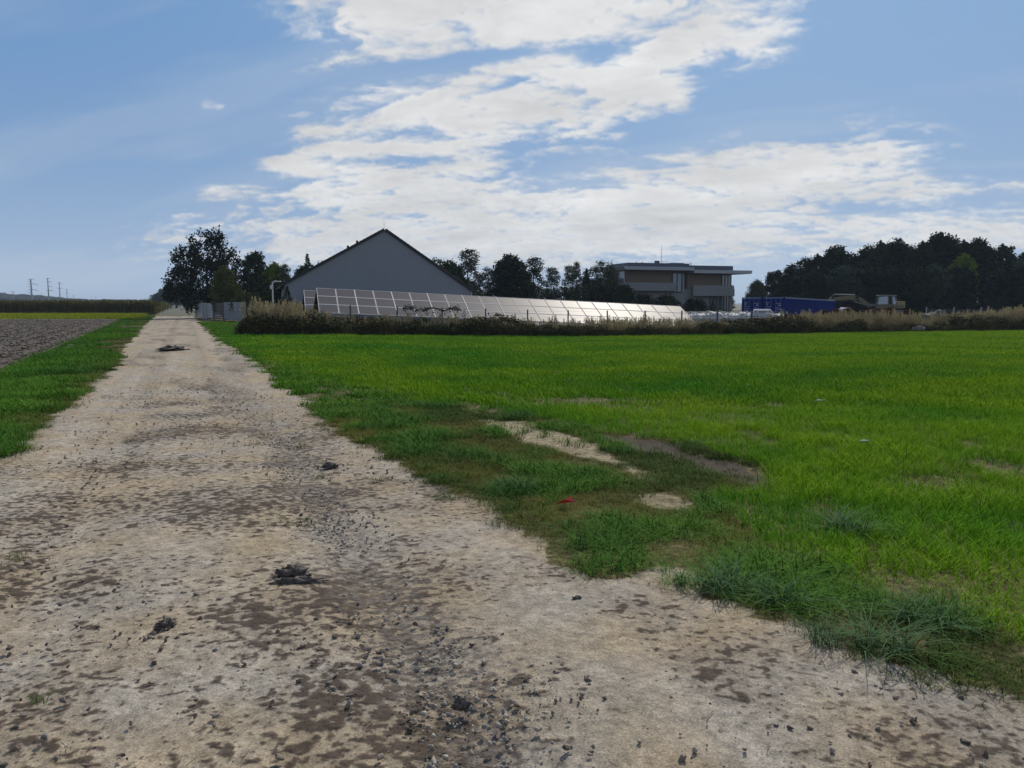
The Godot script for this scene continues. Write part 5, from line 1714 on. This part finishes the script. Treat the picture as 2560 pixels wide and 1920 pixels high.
func _board(size: Vector3) -> ArrayMesh:
	var s := Shape.new()
	s.bevel_box(Vector3.ZERO, size, minf(size.y, size.z) * 0.15)
	return s.mesh()

func build_pylons() -> void:
	var steel := mat(0.16, 0.18, 0.21, 0.6, 0.2)
	var spots := [[87.0, 722.0, 24.0, 0], [129.0, 700.0, 24.0, 1], [157.0, 833.0, 24.0, 2], [174.5, 1237.0, 24.0, 2], [191.0, 1900.0, 23.0, 2], [246.0, 1900.0, 17.0, 3], [292.0, 2000.0, 13.0, 3], [41.0, 1000.0, 17.0, 3]]
	var labels := ["stout power pole", "second tall power pole with three curved arms", "power pole with one upper and one double arm", "power pole with one upper and one double arm", "power pole with one upper and one double arm", "tiny faint power pole on the skyline", "tiny faint power pole on the skyline", "tiny faint power pole on the skyline"]
	labels[0] = "stout power pole with many arms, three long ones on one side"
	var heads := []
	for s in spots:
		var x: float = (s[0] - 1280.0) / 1934.0 * s[1]
		var h: float = s[2]
		var i: int = heads.size()
		var o := thing("power_pole", labels[i], "pylon", at(x, -2.0, s[1]), Basis.IDENTITY, "power poles along the far line")
		h += 2.0
		tube_part("shaft", Vector3.ZERO, Vector3(0, h, 0), 0.95 if i == 0 else 0.72, 0.5 if i == 0 else 0.32, steel, o, 8)
		var arms := []
		if s[3] == 0:
			arms = [[0.2, -2.6, 2.8], [1.9, -2.8, 0], [4.6, -3.0, 6.8], [7.1, -2.6, 0], [9.9, -3.0, 6.6], [12.5, -2.8, 0], [15.2, -2.8, 7.0]]
		elif s[3] == 1:
			arms = [[0.3, -1.5, 1.6], [3.2, -1.0, 3.6], [7.2, -1.0, 3.8], [11.0, -1.6, 4.0]]
		elif s[3] == 2:
			arms = [[0.2, -1.0, 1.2], [1.6, -0.4, 3.6], [6.4, -3.2, 3.2]]
		else:
			arms = [[0.3, -2.6, 2.6]]
		for a in arms:
			for q in [a[1], a[2]]:
				if absf(q) > 0.1:
					var st := Shape.new()
					st.path([Vector3(0, h - a[0], 0), Vector3(q * 0.55, h - a[0] + 0.02, 0), Vector3(q, h - a[0] - absf(q) * 0.14, 0)], 0.26, 0.16, 5)
					part("arm", st.mesh(), steel, o)
		heads.append(at(x, h - 2.0, s[1]))
	# conductors strung from pole to pole
	for i in [0, 1, 2, 3]:
		for lvl in [4.8, 10.2]:
			var a: Vector3 = heads[i] + Vector3(3.0, -lvl, 0)
			var b: Vector3 = heads[i + 1] + Vector3(3.0, -lvl, 0)
			var pts := []
			for k in 9:
				var f := k / 8.0
				pts.append(a.lerp(b, f) - Vector3(0, 4.0 * f * (1.0 - f) * 2.4, 0))
			var st := Shape.new()
			st.path(pts, 0.035, 0.035, 4)
			var w := part("power_line", st.mesh(), steel, self)
			tag(w, "thin conductor sagging between two far power poles", "cable", "conductors of the far power line")

func _ready() -> void:
	var t0 := Time.get_ticks_msec()
	# camera
	var cam := Camera3D.new()
	cam.name = "camera"
	cam.position = Vector3(0, EYE, 0)
	cam.rotation_degrees = Vector3(-5.96, 0, 0)
	cam.fov = 52.8
	cam.near = 0.05
	cam.far = 8000.0
	add_child(cam)
	# sky and air
	var env := Environment.new()
	env.background_mode = Environment.BG_SKY
	env.sky = build_sky()
	env.background_energy_multiplier = 1.0
	env.tonemap_mode = Environment.TONE_MAPPER_LINEAR
	env.tonemap_exposure = 1.0
	env.sdfgi_enabled = true
	env.ssao_enabled = true
	env.ssil_enabled = true
	env.fog_enabled = true
	env.fog_density = 0.00022
	env.fog_light_color = Color(0.80, 0.88, 0.97)
	var we := WorldEnvironment.new()
	we.name = "world_environment"
	we.environment = env
	add_child(we)
	# sun: ahead and to the right, 40 degrees up, above the picture
	var sun := DirectionalLight3D.new()
	sun.name = "sun"
	sun.light_energy = 1.45
	sun.light_color = Color(1.0, 0.965, 0.91)
	sun.light_angular_distance = 0.6
	sun.shadow_enabled = true
	sun.rotation_degrees = Vector3(-40.0, 180.0 - 19.0, 0)
	add_child(sun)
	print("sky ", Time.get_ticks_msec() - t0)
	build_ground()
	print("ground ", Time.get_ticks_msec() - t0)
	build_trees()
	build_barn()
	build_villa()
	build_solar()
	build_fences()
	build_containers()
	build_excavator()
	build_yard()
	build_pylons()
	print("objects ", Time.get_ticks_msec() - t0)
	build_wild_strip()
	build_grass()
	build_track_litter()
	print("done ", Time.get_ticks_msec() - t0)
